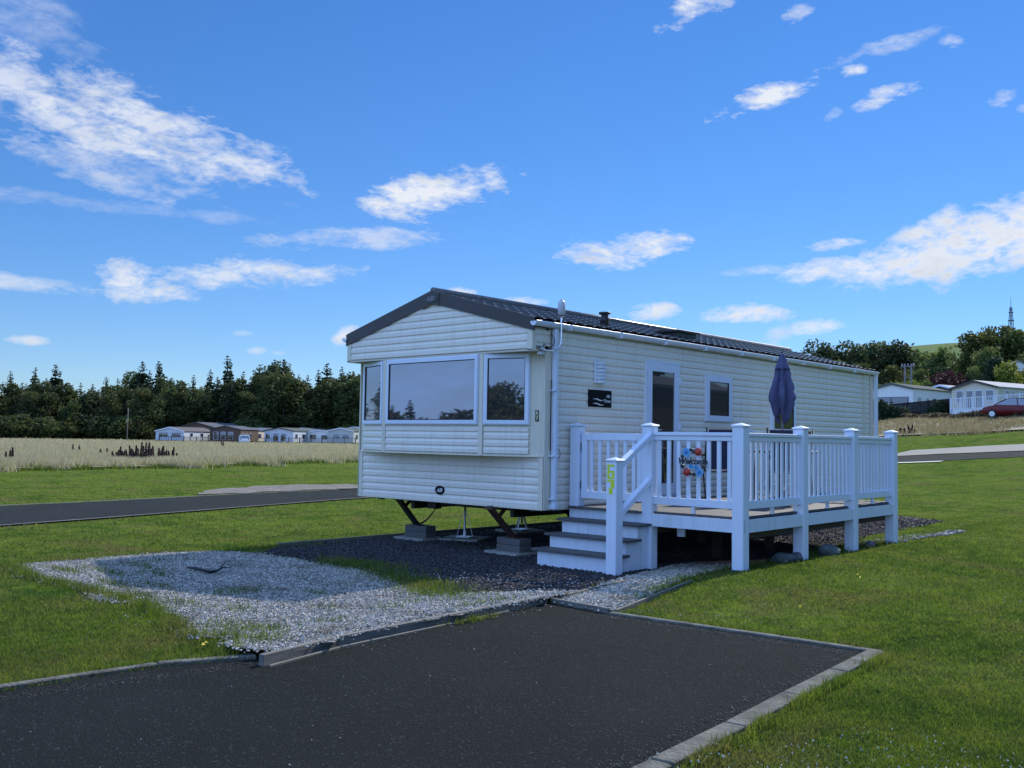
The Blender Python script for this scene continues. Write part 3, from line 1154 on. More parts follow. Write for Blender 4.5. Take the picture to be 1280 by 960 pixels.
# gutter and downpipes
def gutter(xc, sgn):
    mb = MB()
    pts = []
    for k in range(9):
        a = math.pi * k / 8
        pts.append((xc - .055 * math.cos(a) * sgn, ZE - .045 - .058 * math.sin(a)))
    pts.append((xc + .055 * sgn, ZE - .036))
    pts.append((xc + .047 * sgn, ZE - .036))
    for k in range(8, -1, -1):
        a = math.pi * k / 8
        pts.append((xc - .047 * math.cos(a) * sgn, ZE - .045 - .05 * math.sin(a)))
    n = len(pts)
    ya, yb = -OV - .05, LN + .10
    vs = [(x, ya, z) for x, z in pts] + [(x, yb, z) for x, z in pts]
    mb.add(vs, [(i, (i + 1) % n, n + (i + 1) % n, n + i) for i in range(n)], True)
    for yy in (ya, yb):
        half = pts[:9]
        mb.prism([(x, yy - .004, z) for x, z in half], None, (0, .008, 0))
    # joints and brackets
    for yy in np.arange(.35, LN, 1.1):
        mb.box(xc - .062 * 1, xc + .062, yy, yy + .028, ZE - .112, ZE - .034)
    return mb.build('gutter', WHITE, home)


gutter(X1 + .065, 1)
gutter(X0 - .065, -1)
for yy, zt in ((.125, ZE - .14), (10.27, ZE - .10)):
    mb = MB()
    w = .033 if yy < 1 else .035
    mb.box(.028, .028 + 2 * w, yy - w, yy + w, ZB + .01, zt + .03, ch=.008)
    if yy < 1:
        mb.box(.016, .11, yy - w - .012, yy + w + .012, ZB - .0, ZB + .06, ch=.006)
        for zz in (1.22, .68, 2.05):
            mb.box(.012, .100, yy - w - .03, yy + w + .005, zz, zz + .018)
    mb.build('downpipe', WHITE, home)

# door
door = link('door', None, home)
pD = (0.0, 0, 0)
ya, yb, zd0, zd1 = 2.20, 3.02, .66, 2.575
mb = MB()
M = Matrix(((0, 1, 0, 0.0), (1, 0, 0, 0), (0, 0, 1, 0), (0, 0, 0, 1)))
for (a, b, c, d_) in ((ya - .035, ya, zd0, zd1), (yb, yb + .02, zd0, zd1), (ya - .035, yb + .02, zd1, zd1 + .022), (ya - .03, yb + .02, zd0 - .03, zd0)):
    mb.box(a, b, -.02, .038, c, d_, M)
mb.build('frame', WHITE, door)
mb = MB()
fw = .130
for (a, b, c, d_) in ((ya + .006, yb - .006, zd1 - .125, zd1 - .004), (ya + .006, yb - .006, zd0 + .004, zd0 + .17), (ya + .006, ya + fw - .02, zd0 + .17, zd1 - .125), (yb - fw, yb - .006, zd0 + .17, zd1 - .125)):
    mb.box(a, b, -.01, .050, c, d_, M)
mb.build('door_leaf', WHITE, door)
mb = MB()
mb.box(ya + fw - .02, yb - fw, .01, .036, zd0 + .17, zd1 - .125, M)
mb.build('pane', GLASS_SIDE, door)
mb = MB()
mb.box(ya + .055, ya + .095, .05, .062, 1.47, 1.68, M)
mb.tube([M @ Vector((ya + .075, .06, 1.60)), M @ Vector((ya + .075, .115, 1.60)), M @ Vector((ya + .25, .120, 1.605))], .011, 8)
mb.build('handle', CHROME, door)
for zz in (2.28, 1.62, .95):
    mb = MB()
    mb.box(yb - .012, yb + .028, .051, .070, zz, zz + .09, M)
    mb.build('hinge', WHITE, door)
# side windows
Us, Ns = (0, 1, 0), (1, 0, 0)
window(home, (.006, 0, 0), Us, Ns, 3.80, 4.56, 1.77, 2.47, fw=.085, glass=GLASS_SIDE)
window(home, (.006, 0, 0), Us, Ns, 5.90, 6.80, 1.60, 2.45, fw=.085, glass=GLASS_SIDE)
window(home, (.006, 0, 0), Us, Ns, 8.3, 9.1, 1.60, 2.45, fw=.085, glass=GLASS_SIDE) if False else None

# wall light: half drum with louvre gaps
mb = MB()
mb.box(.012, .05, .975, 1.165, 2.20, 2.50, ch=.006)
wl = mb.build('wall_light', WHITE_OLD, home)
mb = MB()
vs = []
for k in range(9):
    a = math.pi * k / 8
    vs.append((.05 + .075 * math.sin(a), 1.07 - .085 * math.cos(a)))
for k in range(6):
    z0_ = 2.205 + k * .049
    mb.prism([(x, y, z0_) for x, y in vs], None, (0, 0, .040))
mb.build('lamp_cover', WHITE_OLD, wl)
mb = MB()
mb.prism([(.05 + (x - .05) * .7, 1.07 + (y - 1.07) * .8, 2.21) for x, y in vs], None, (0, 0, .28))
mb.build('diffuser', mat('frosted_diffuser', (.30, .38, .62), .3), wl)

# black model plaque
mb = MB()
mb.box(.012, .026, .86, 1.37, 1.885, 2.115, ch=.002)
pl = mb.build('name_plaque', BLACK_PL, home)
mb = MB()
put_text(mb, 'ABI', .055, (.0265, 1.29, 2.035), (0, 1, 0), (0, 0, 1), (1, 0, 0), depth=.001, bold=.001)
mb.build('lettering', SILVER, pl)
mb = MB()
put_text(mb, 'Times', .062, (.0265, 1.27, 1.972), (0, 1, 0), (0, 0, 1), (1, 0, 0), depth=.001, bold=.001)
mb.build('lettering', SILVER, pl)
for zz in (1.985, 1.925):
    mb = MB()
    vs = []
    for k in range(13):
        tt = k / 12
        vs.append((.0272, .945 + .26 * tt, zz + .010 * math.sin(2 * math.pi * tt) + .009 * math.sin(math.pi * tt)))
    for k in range(12, -1, -1):
        tt = k / 12
        vs.append((.0272, .945 + .26 * tt, zz + .010 * math.sin(2 * math.pi * tt) - .009 * math.sin(math.pi * tt) + .0))
    for k in range(12):
        mb.add([vs[k], vs[k + 1], vs[25 - k - 1], vs[25 - k]], [(0, 1, 2, 3)])
    mb.build('wave_emblem', SILVER, pl)

# aerial on its J pole
ant = link('aerial', None, home)
mb = MB()
ax, aya = .075, .145
arc = [(.02, -.12, 2.575), (.06, -.11, 2.57), (ax, -.05, 2.555)]
for k in range(7):
    a = math.pi / 2 * k / 6
    arc.append((ax + .06, -.02 + .165 * math.sin(a), 2.555 + .165 * (1 - math.cos(a))))
arc += [(ax + .06, aya, 2.85), (ax + .06, aya, 3.03)]
mb.tube(arc, .0115, 8)
mb.build('pole', CHROME, ant)
mb = MB()
mb.lathe([(.0, -.095), (.03, -.093), (.047, -.07), (.05, 0), (.047, .07), (.03, .093), (0, .095)], (ax + .06, aya, 3.115), 16)
mb.lathe([(.0, .12), (.016, .118), (.016, .09)], (ax + .06, aya, 3.115), 10)
mb.build('aerial_head', mat('grey_aerial', (.45, .48, .52), .4), ant)
mb = MB()
mb.box(.0, .06, -.165, -.075, 2.50, 2.545, ch=.006)
mb.box(.0, .07, -.150, -.100, 2.555, 2.60, ch=.006)
mb.build('wall_bracket', GALV, ant)
mb = MB()
lp = [(.045, -.10, 2.60)] + [(.07, -.02 + .11 * math.cos(a), 2.69 + .085 * math.sin(a)) for a in np.linspace(-2.6, 1.2, 14)]
mb.tube([tuple(q) for q in lp], .005, 6)
lp = [(.05, .065, 2.2), (.05, .06, 1.9), (.05, .055, 1.5), (.05, .06, 1.3)]
mb.tube(lp, .005, 6)
lp = [(.06, .16 + .085 * math.sin(a), 1.26 + .075 * -math.cos(a)) for a in np.linspace(0, math.pi, 12)]
mb.tube([tuple(q) for q in lp], .004, 6)
mb.build('cable', GASKET, ant)

# chassis
mb = MB()
for xx in (-.85, -2.85):
    mb.box(xx - .035, xx + .035, .35, LN - .2, ZB - .17, ZB - .0)
for yy in np.arange(.62, LN, 1.3):
    mb.box(-3.45, -.2, yy, yy + .05, ZB - .09, ZB + .005)
mb.box(-2.65, -.9, .50, .60, ZB - .10, ZB - .012)
mb.box(-2.62, -2.45, .44, .56, ZB - .16, ZB - .02)
for xx in (-3.3, -.28):
    mb.box(xx - .04, xx + .04, .1, .16, ZB - .05, ZB)
mb.build('chassis', STEEL_DK, home)
GZ = -.1
for xx, y0_, y1_ in ((-3.02, .22, .60), (-.80, -.12, .33)):
    mb = MB()
    a, b = Vector((xx - .03, y0_, ZB - .01)), Vector((xx, y1_, .125))
    mb.beam(a, b, .10, .045, up=(0, 1, 0), ch=.004)
    mb.beam(a + (b - a) * .35, Vector((xx - .02, y0_ + .34, ZB - .01)), .05, .03, up=(0, 1, 0))
    mb.box(xx - .08, xx + .04, y0_ - .03, y0_ + .42, ZB - .045, ZB - .012)
    mb.box(xx - .07, xx + .07, y1_ - .05, y1_ + .07, .118, .132)
    mb.tube([a + Vector((-.05, .05, -.035)), a + Vector((-.02, .25, -.2)), b + Vector((-.05, -.06, .12))], .012, 6)
    mb.build('corner_steady', STEEL_DK if xx < -2 else RUSTY, home)
# chain
mb = MB()
ca, cb = Vector((-2.50, .52, ZB - .13)), Vector((-2.93, .56, .15))
nl = 16
for k in range(nl):
    t0 = k / nl
    c = ca.lerp(cb, t0 + .5 / nl) - Vector((0, 0, .05 * math.sin(math.pi * t0)))
    d = (cb - ca).normalized()
    sd = Vector((0, 1, 0)) if k % 2 else d.cross(Vector((0, 1, 0)))
    ring = [c + d * .026 * math.cos(a) + sd * .013 * math.sin(a) for a in np.linspace(0, 2 * math.pi, 9)]
    mb.tube(ring, .0045, 5, cap=False)
mb.build('chain', STEEL_DK, home)

# concrete pads under the steadies
for i, (xx, yy, lab) in enumerate(((-2.98, .62, 'stacked grey concrete blocks under the left steady leg, by the grass'), (-.83, .36, 'stacked grey concrete blocks under the right steady leg, nearest the steps'))):
    t_ = thing('concrete_footing', lab, 'concrete block', (xx, yy, GZ), R((3, -4)[i]), 'footings under the front corners')
    mb = MB()
    mb.box(-.31, .31, -.25, .27, 0, .045, ch=.006)
    mb.build('slab', CONC_SLAB, t_)
    for k in (0, 1):
        mb = MB()
        mb.box(-.22, .23, -.105 + k * .005, .115, .047 + k * .088, .047 + k * .088 + .084, ch=.005)
        mb.build('block', CONC_BLOCK, t_)
# axle stands
STANDS = [(-2.50, 1.10, 'bright galvanised axle stand on a slab, between the two front footings'),
          (-2.78, 2.70, 'galvanised axle stand farther back under the floor, behind the right steady leg'),
          (-.85, 1.55, 'thin dark rusty jack stand next to the steps, under the front right corner')]
for i, (xx, yy, lab) in enumerate(STANDS):
    t_ = thing('axle_stand', lab, 'axle stand', (xx, yy, GZ), .4 + i, 'stands carrying the chassis')
    mt = GALV if i < 2 else RUSTY
    if i < 2:
        mb = MB()
        mb.box(-.33, .33, -.30, .30, .0, .045, ch=.006)
        mb.build('slab', CONC_SLAB, t_)
    zb_ = .047 if i < 2 else 0
    top = ZB - GZ - (.17 if i else .10)
    mb = MB()
    mb.tube([(0, 0, zb_ + .1), (0, 0, top - .02)], .017, 8)
    mb.box(-.05, .05, -.03, .03, top - .02, top)
    mb.build('screw_post', mt, t_)
    for k in range(4):
        a = math.pi / 2 * k + .3
        mb = MB()
        mb.beam((.12 * math.cos(a), .12 * math.sin(a), zb_ + .01), (.02 * math.cos(a), .02 * math.sin(a), top - .12), .022, .006)
        mb.build('leg', mt, t_)
    mb = MB()
    mb.box(-.105, .105, -.105, .105, zb_ + .004, zb_ + .014)
    mb.build('foot_plate', mt, t_)

# ------------------------------------------------------------------ decking
DO = (2.4678, .5345)
DA = R(1.168)
deck = thing('decking', 'white plastic veranda decking with picket railings, gate and grey steps along the caravan side', 'decking', (DO[0], DO[1], 0), DA)
DW, DL = 2.40, 4.66
ZF = .60
PW = .071
GB = lambda x, y: float(g(DO[0] + x * math.cos(DA) - y * math.sin(DA), DO[1] + x * math.sin(DA) + y * math.cos(DA)))
# boards
mb = MB()
nb = 19
for k in range(nb):
    a = -DW + .03 + k * (DW - .04) / nb
    mb.box(a, a + (DW - .04) / nb - .006, -.015, DL + .02, ZF - .028, ZF)
mb.build('deck_floor', COMPOSITE, deck)
mb = MB()
mb.box(-DW + .06, PW, -.062, -.02, .425, ZF - .03)
mb.box(.022, .064, -.0, DL + .02, .425, ZF - .031)
mb.box(-DW + .02, .02, DL + .022, DL + .06, .425, ZF - .031)
mb.build('fascia', WHITE_OLD, deck)
mb = MB()
for k in range(7):
    yy = .4 + k * .68
    mb.box(-DW + .05, .02, yy, yy + .045, .44, ZF - .03)
for xx in (-2.3, -1.2, -.1):
    mb.box(xx - .03, xx + .03, .02, DL, .33, .438)
mb.build('joists', mat('dark_timber_frame', (.06, .045, .03), .9), deck)


def post(parent, x, y, z0, z1, w=PW, plinth=False):
    mb = MB()
    mb.box(x - w, x + w, y - w, y + w, z0, z1, ch=.006)
    if plinth:
        mb.box(x - w - .012, x + w + .012, y - w - .012, y + w + .012, z0, z0 + .03)
    p = mb.build('post', WHITE, parent)
    mb = MB()
    c = w + .012
    mb.box(x - c, x + c, y - c, y + c, z1 + .001, z1 + .022, ch=.004)
    mb.add([(x - c + .004, y - c + .004, z1 + .022), (x + c - .004, y - c + .004, z1 + .022), (x + c - .004, y + c - .004, z1 + .022), (x - c + .004, y + c - .004, z1 + .022), (x, y, z1 + .05)], [(0, 1, 4), (1, 2, 4), (2, 3, 4), (3, 0, 4)])
    mb.build('cap', WHITE, p)
    return p


XM = -1.215
ZT = 1.615
Yp = [0, 1.545, 3.12, 4.60]
post(deck, 0, 0, GB(0, 0) - .02, ZT)
post(deck, XM, 0, -.12, ZT)
post(deck, -DW + .08, 0, .42, ZT, w=.070)
for yy in Yp[1:]:
    post(deck, 0, yy, GB(0, yy) - .02, ZT - .0)
post(deck, -DW + .08, Yp[-1], -.1, ZT)
for (xx, yy) in ((-1.2, 1.6), (-1.2, 3.1), (-2.3, 1.6), (-2.3, 3.1)):
    mb = MB()
    mb.box(xx - .05, xx + .05, yy - .05, yy + .05, -.12, .33)
    mb.build('hidden_post' if False else 'support_leg', mat('dark_timber_frame', (.06, .045, .03), .9), deck)


def railing(ax, a, b, c, name='railing', n=None):
    """railing between a and b along axis ax ('x' or 'y'), other coordinate c"""
    r = link(name, None, deck)
    bx = (lambda mb, u0, u1, w, z0, z1, ch=.004: mb.box(u0, u1, c - w, c + w, z0, z1, ch=ch)) if ax == 'x' else (lambda mb, u0, u1, w, z0, z1, ch=.004: mb.box(c - w, c + w, u0, u1, z0, z1, ch=ch))
    mb = MB()
    bx(mb, a, b, .046, 1.512, 1.552)
    bx(mb, a, b, .026, 1.455, 1.511)
    mb.build('top_rail', WHITE, r)
    mb = MB()
    bx(mb, a, b, .030, .685, .775)
    mb.build('bottom_rail', WHITE, r)
    mb = MB()
    m_ = (a + b) / 2
    bx(mb, m_ - .02, m_ + .02, .02, ZF, .684)
    mb.build('support_block', WHITE_OLD, r)
    n = n or round((b - a) / .125)
    sp = (b - a) / n
    for k in range(n):
        u = a + sp * (k + .5)
        mb = MB()
        bx(mb, u - .024, u + .024, .011, .776, 1.454, 0)
        mb.build('baluster', WHITE, r)
    return r


railing('x', XM + PW, -PW, 0, n=8)
for i in range(3):
    railing('y', Yp[i] + PW, Yp[i + 1] - PW, 0, n=11)
railing('x', -DW + .16, -PW, Yp[-1], n=17)

# gate
gate = link('gate', None, deck)
ga, gb_ = -DW + .165, XM - PW - .012
mb = MB()
for (a, b, z0, z1) in ((ga, ga + .085, .70, 1.53), (gb_ - .085, gb_, .70, 1.53), (ga + .086, gb_ - .086, 1.44, 1.53), (ga + .086, gb_ - .086, .70, .795)):
    mb.box(a, b, -.028, .028, z0, z1, ch=.004)
mb.build('gate_frame', WHITE, gate)
nb = 6
for k in range(nb):
    u = ga + .085 + (gb_ - ga - .17) * (k + .5) / nb
    mb = MB()
    mb.box(u - .024, u + .024, -.011, .011, .796, 1.439)
    mb.build('baluster', WHITE, gate)
for zz in (.82, 1.30):
    mb = MB()
    mb.box(ga - .012, ga - .001, -.03, -.012, zz, zz + .10)
    mb.build('hinge', STEEL_DK, gate)

# steps
steps = link('steps', None, deck)
SX0, SX1 = -2.33, XM + .02
RY = [-.765, -.525, -.285]           # riser fronts, local y
TZ = [.085, .255, .425]
G0 = -.12
for k in range(3):
    mb = MB()
    mb.box(SX0, SX1 + (0 if k < 2 else -.0), RY[k], RY[k] + .02, (G0 + .015) if k == 0 else TZ[k - 1] + .012, TZ[k] - .001)
    mb.build('riser', WHITE_OLD, steps)
    mb = MB()
    mb.box(SX0 - .06, SX1 + .055, RY[k] - .05, (RY[k + 1] if k < 2 else -.064) - .002 + (.02 if k < 2 else 0), TZ[k], TZ[k] + .030, ch=.003)
    mb.build('tread', COMPOSITE, steps)
mb = MB()
mb.box(SX0, XM - .0, -.064, -.055, TZ[2] + .031, ZF - .03)
mb.build('riser', WHITE_OLD, steps)
mb = MB()
mb.box(SX0 - .05, XM - PW - .002, -.115, -.016, ZF - .029, ZF + .0, ch=.003)
mb.build('tread', COMPOSITE, steps)
for xx, nm in ((SX0 + .002, 'l'), (SX1 - .022, 'r')):
    for k in range(3):
        mb = MB()
        ycut = -.08
        mb.box(xx, xx + .018, RY[k] + .0225, ycut, (G0 + .02) if k == 0 else TZ[k - 1] - .001, TZ[k] - .0015)
        mb.build('side_panel', WHITE_OLD, steps)
# newel and handrails
NX, NY = XM + .035, -.775
nw = post(deck, NX, NY, -.12, 1.20, w=.070)
mb = MB()
for cells, zt in ((('111', '100', '100', '111', '101', '101', '111'), 1.165), (('1111', '0011', '0011', '0011', '0110', '0110', '0110'), .992)):
    cw, chh = (.098 / len(cells[0])), .0235
    for r_i, row in enumerate(cells):
        k = 0
        while k < len(row):
            if row[k] == '1':
                k1 = k
                while k1 < len(row) and row[k1] == '1':
                    k1 += 1
                mb.box(NX - .056 + k * cw, NX - .056 + k1 * cw, NY - .0725, NY - .0701, zt - (r_i + 1) * chh, zt - r_i * chh)
                k = k1
            else:
                k += 1
mb.build('house_number', YELLOW, nw)
for (za, zb_) in ((1.155, 1.50), (.60, .97)):
    mb = MB()
    mb.beam((NX + .035, NY + .05, za), (XM + .035, -.06, zb_), .075, .075, ch=.008)
    mb.build('handrail', WHITE, deck)
mb = MB()
mb.box(-.95, -.85, .2, .23, .30, .40)
mb.build('junction_box', WHITE_OLD, deck)
# stand blocks under the corner post
mb = MB()
mb.box(-.085, .085, -.085, .085, GB(0, 0) - .04, GB(0, 0) + .012)
mb.build('post_pad', mat('dark_pad', (.03, .04, .07), .8), deck)


def dk(x, y):
    return DO[0] + x * math.cos(DA) - y * math.sin(DA), DO[1] + x * math.sin(DA) + y * math.cos(DA)


# ------------------------------------------------------------------ welcome sign on the railing
wx, wy = dk(-.585, -.052)
sg = thing('welcome_sign', 'round metal Welcome sign with red ladybirds and blue flowers hanging on the front railing', 'sign', (wx, wy, 1.20), DA)
mb = MB()
ringp = [(.145 * math.cos(a), 0, .145 * math.sin(a)) for a in np.linspace(0, 2 * math.pi, 33)]
mb.tube(ringp, .005, 6, cap=False)
mb.build('ring', INK, sg)
for (fx, fz) in ((-.085, .115), (.09, -.11), (.045, -.055), (-.02, -.045)):
    mb = MB()
    r0 = .045 if abs(fx) > .05 else .028
    for k in range(6):
        a = 2 * math.pi * k / 6
        mb.lathe([(0, -.004), (.55 * r0, 0), (0, .004)], (0, 0, 0), 8) if False else None
        cx_, cz_ = fx + r0 * .75 * math.cos(a), fz + r0 * .75 * math.sin(a)
        mb.prism([(cx_ + r0 * .5 * math.cos(t), -.012, cz_ + r0 * .5 * math.sin(t)) for t in np.linspace(0, 2 * math.pi, 9)[:-1]], None, (0, .006, 0))
    f_ = mb.build('flower', LBLUE, sg)
    mb = MB()
    mb.prism([(fx + r0 * .35 * math.cos(t), -.02, fz + r0 * .35 * math.sin(t)) for t in np.linspace(0, 2 * math.pi, 11)[:-1]], None, (0, .008, 0))
    mb.build('flower_centre', mat('deep_blue_enamel', (.03, .12, .35), .35), f_)
for (fx, fz, an) in ((.075, .125, .6), (-.075, -.115, 3.4)):
    mb = MB()
    mb.lathe([(.048, 0), (.045, .012), (.03, .026), (0, .032)], (0, 0, 0), 16)
    mb.v = [(fx + x, -.012 - z, fz + y) for x, y, z in mb.v]
    lb = mb.build('ladybird_body', RED, sg)
    mb = MB()
    for (sx, sz) in ((.018, .012), (-.02, .01), (.004, -.022), (-.008, .03), (.03, -.012), (-.028, -.016)):
        mb.prism([(fx + sx + .0075 * math.cos(t), -.040, fz + sz + .0075 * math.sin(t)) for t in np.linspace(0, 2 * math.pi, 9)[:-1]], None, (0, .018, 0))
    mb.build('ladybird_spots', INK, lb)
    mb = MB()
    hx, hz = fx + .052 * math.cos(an + 2.6), fz + .052 * math.sin(an + 2.6)
    mb.prism([(hx + .022 * math.cos(t), -.022, hz + .022 * math.sin(t)) for t in np.linspace(0, 2 * math.pi, 13)[:-1]], None, (0, .014, 0))
    for s_ in (.35, -.35):
        mb.tube([(hx, -.02, hz), (hx + .045 * math.cos(an + 2.6 + s_), -.02, hz + .045 * math.sin(an + 2.6 + s_))], .003, 5)
    mb.build('ladybird_head', INK, lb)
for (fx, fz, rr) in ((-.02, .145, .022), (-.135, .07, .02), (-.14, -.045, .022), (.14, -.05, .024), (.02, -.145, .018), (-.135, -.065, .012)):
    mb = MB()
    mb.prism([(fx + rr * 1.2 * math.cos(t), -.012, fz + rr * math.sin(t)) for t in np.linspace(0, 2 * math.pi, 11)[:-1]], None, (0, .006, 0))
    mb.build('leaf', INK, sg)
mb = MB()
put_text(mb, 'Welcome', .098, (0, -.016, .012), (1, 0, 0), (0, 0, 1), (0, -1, 0), depth=.003, bold=.0035, shear=.22)
mb.build('lettering', INK, sg)

# ------------------------------------------------------------------ umbrella, table, chairs on the deck
ux, uy = 1.30, 3.82
um = thing('parasol', 'closed faded navy garden parasol standing on the deck in front of the far window', 'parasol', (ux, uy, ZF))
mb = MB()
mb.tube([(0, 0, 0.0), (0, 0, 2.16)], .019, 10)
mb.build('pole', mat('grey_pole', (.16, .16, .19), .45), um)
mb = MB()
mb.lathe([(.0, .0), (.22, .0), (.23, .03), (.06, .07), (.035, .20), (0, .20)], (0, 0, .0), 20)
mb.build('base', STEEL_DK, um)


def canopy(rfun, z0, z1, n, m_, zdrop, th0=0.0):
    vs, fs = [], []
    for i in range(m_ + 1):
        t = i / m_
        for k in range(n):
            a = 2 * math.pi * k / n + th0
            r_, dz = rfun(t, a)
            vs.append((r_ * math.cos(a), r_ * math.sin(a), z1 + (z0 - z1) * t + dz))
    for i in range(m_):
        for k in range(n):
            k2 = (k + 1) % n
            fs.append((i * n + k, i * n + k2, (i + 1) * n + k2, (i + 1) * n + k))
    return vs, fs


NR = 6


def rmain(t, a):
    fold = .5 + .5 * math.cos(a * NR + .6)
    lob = .5 + .5 * math.cos(a * 2 + 1.0)
    env = .035 + .155 * min(1, t / .62) ** .85 if t < .62 else .19 - .10 * ((t - .62) / .38) ** 1.3
    r_ = env * (.46 + .62 * fold ** .8) * (1 + .12 * lob) + .012 * math.sin(a * 11 + t * 9) + .007 * math.sin(a * 19 - t * 21) + .006 * math.sin(t * 34 + a * 5)
    dz = -.10 * (1 - fold) * 0 + (.13 * math.sin(a * 3 + .4) * max(0, t - .55) * 1.4)
    return r_, dz


mb = MB()
vs, fs = canopy(rmain, 1.20, 2.06, 72, 26, 0)
mb.add(vs, fs, True)
cn = mb.build('canopy', NAVY, um)
md = cn.modifiers.new('s', 'SOLIDIFY')
md.thickness = .004
mb = MB()


def rtop(t, a):
    fold = .5 + .5 * math.cos(a * NR + .6)
    return (.012 + .105 * t ** .75) * (.72 + .34 * fold), -.02 * fold * t


vs, fs = canopy(rtop, 1.93, 2.165, 72, 10, 0)
mb.add(vs, fs, True)
cp = mb.build('canopy_vent', NAVY, um)
md = cp.modifiers.new('s', 'SOLIDIFY')
md.thickness = .004
mb = MB()
mb.lathe([(0, 0), (.014, .0), (.010, .03), (0, .035)], (0, 0, 2.16), 10)
mb.build('finial', STEEL_DK, um)

tb = thing('garden_table', 'round brown wooden garden table at the foot of the parasol', 'table', (ux + .0, uy + .0, ZF))
mb = MB()
mb.lathe([(.03, .70), (.50, .70), (.515, .71), (.515, .725), (.50, .735), (.03, .735)], (0, 0, 0), 32)
mb.build('tabletop', WOODF, tb)
for k in range(4):
    a = math.pi / 2 * k + .6
    mb = MB()
    mb.beam((.42 * math.cos(a), .42 * math.sin(a), 0), (.36 * math.cos(a), .36 * math.sin(a), .70), .045, .045)
    mb.build('leg', WOODF, tb)


def garden_chair(loc, rz, label, cloth):
    c = thing('garden_chair', label, 'chair', loc, rz, 'garden chairs on the deck')
    mb = MB()
    mb.box(-.23, .23, -.22, .22, .425, .445, ch=.004)
    mb.build('seat', cloth, c)
    mb = MB()
    mb.beam((0, .22, .46), (0, .36, 1.02), .44, .018, up=(0, 1, 0))
    mb.build('backrest', cloth, c)
    for sx in (-.25, .25):
        mb = MB()
        mb.tube([(sx, -.27, 0), (sx, -.10, .40), (sx, .22, .44), (sx, .37, 1.05)], .013, 8)
        mb.build('leg', STEEL_DK, c)
        mb = MB()
        mb.tube([(sx, .33, 0), (sx, .12, .38), (sx, -.2, .63), (sx, .26, .66)], .012, 8)
        mb.build('leg', STEEL_DK, c)
        mb = MB()
        mb.box(sx - .022, sx + .022, -.22, .22, .655, .675, ch=.005)
        mb.build('armrest', WOODF, c)
    return c


garden_chair((.80, 2.9, ZF), R(222), 'navy sling garden chair by the caravan wall, seen between the front pickets', NAVY_DK)
garden_chair((1.75, 3.15, ZF), R(200), 'navy sling garden chair on the railing side of the round table', NAVY_DK)
garden_chair((1.10, 4.45, ZF), R(10), 'brown wooden armed chair on the far side of the round table', WOODF)

# ------------------------------------------------------------------ grass blades, stones
XCAM, YCAM = CAM[0], CAM[1]


def screen_scatter(n, rmin, rmax, a0=-31, a1=31, p=2.0):
    """points spread evenly over the ground as seen from where one stands: density falls with distance"""
    u = rng.random(n)
    # pdf of r ~ r^-p
    r = (rmin ** (1 - p) + u * (rmax ** (1 - p) - rmin ** (1 - p))) ** (1 / (1 - p))
    a = R(YAW) + np.radians(a0 + (a1 - a0) * rng.random(n))
    return XCAM + np.sin(a) * r, YCAM + np.cos(a) * r, r


def blades(name, x, y, r, h, w, material, zf=g, lean=.6, **tags):
    n = len(x)
    z = zf(x, y)
    th = rng.random(n) * 2 * np.pi
    ph = rng.random(n) * 2 * np.pi
    ln = rng.random(n) * lean * h
    dx, dy = np.cos(th) * w / 2, np.sin(th) * w / 2
    V = np.empty((n, 3, 3))
    V[:, 0] = np.stack([x - dx, y - dy, z - .004], -1)
    V[:, 1] = np.stack([x + dx, y + dy, z - .004], -1)
    V[:, 2] = np.stack([x + np.cos(ph) * ln, y + np.sin(ph) * ln, z + h], -1)
    val = np.repeat(rng.random(n), 3)
    return np_mesh(name, V.reshape(-1, 3), np.arange(3 * n).reshape(-1, 3), material, val, **tags)


P_WR = rough_poly(P_WHITE, .15, .05, 3)
P_GR = rough_poly(P_DARK, .2, .04, 4)
x, y, r = screen_scatter(760000, 4.0, 75, p=2.45)
bad = in_poly(P_WR, x, y) | in_poly(P_GR, x, y) | in_poly(P_APRON, x, y) | in_poly(P_PATH, x, y) | in_poly(P_ROAD, x, y)
bad |= in_poly(strip(pv, 3.2, 1), x, y)
# kerbs stay clear of blades
bad |= (np.abs(y - (-2.30 + (x - 2.78) * .0766)) < .05) & (x > 2.72) & (x < 5.1)
kx = 5.12 + (-2.18 - y) * .087
bad |= (np.abs(x - kx) < .07) & (y < -2.1)
kx2 = 2.14 - (-5.5 - y) * .12
bad |= (np.abs(x - kx2) < .045) & (y < -5.5)
# worn patches: thinner cover
pn = np.sin(x * 1.7 + 2 * np.sin(y * .9)) * np.sin(y * 1.3 + 1.5 * np.sin(x * .7))
thin = (pn > .45) & (rng.random(len(x)) < .55)
ok = ~bad & ~thin
# the mown lawn ends where the long grass begins
edgeL = -31.4 - .02 * (y) - np.clip((y - 5) * .30, 0, 20)
ok &= x > edgeL
x, y, r = x[ok], y[ok], r[ok]
cl = .5 + .5 * np.sin(x * 3.1 + np.sin(y * 2.3) * 2) * np.sin(y * 2.7 + np.sin(x * 1.9))
h = (.012 + .013 * rng.random(len(x)) + .016 * cl * rng.random(len(x))) * (1 + r * .014)
w = .0048 + .00060 * r
blades('grass_blades', x, y, r, h, w, BLADE, lean=1.5, kind='stuff')

# longer tufts at edges of gravel, kerbs, posts and in the gravel
tx, ty, th_ = [], [], []


def tuft_line(pts, n, sp, hh):
    for i in range(len(pts) - 1):
        a, b = np.array(pts[i]), np.array(pts[i + 1])
        k = int(n * np.linalg.norm(b - a))
        t = rng.random(k)
        clump = .4 + .6 * (np.sin(t * 23 + i) * np.sin(t * 9 + 2 * i) > -.2)
        q = a + (b - a) * t[:, None] + rng.normal(0, sp, (k, 2))
        tx.extend(q[:, 0]); ty.extend(q[:, 1]); th_.extend(hh * (.4 + .8 * rng.random(k)) * clump)


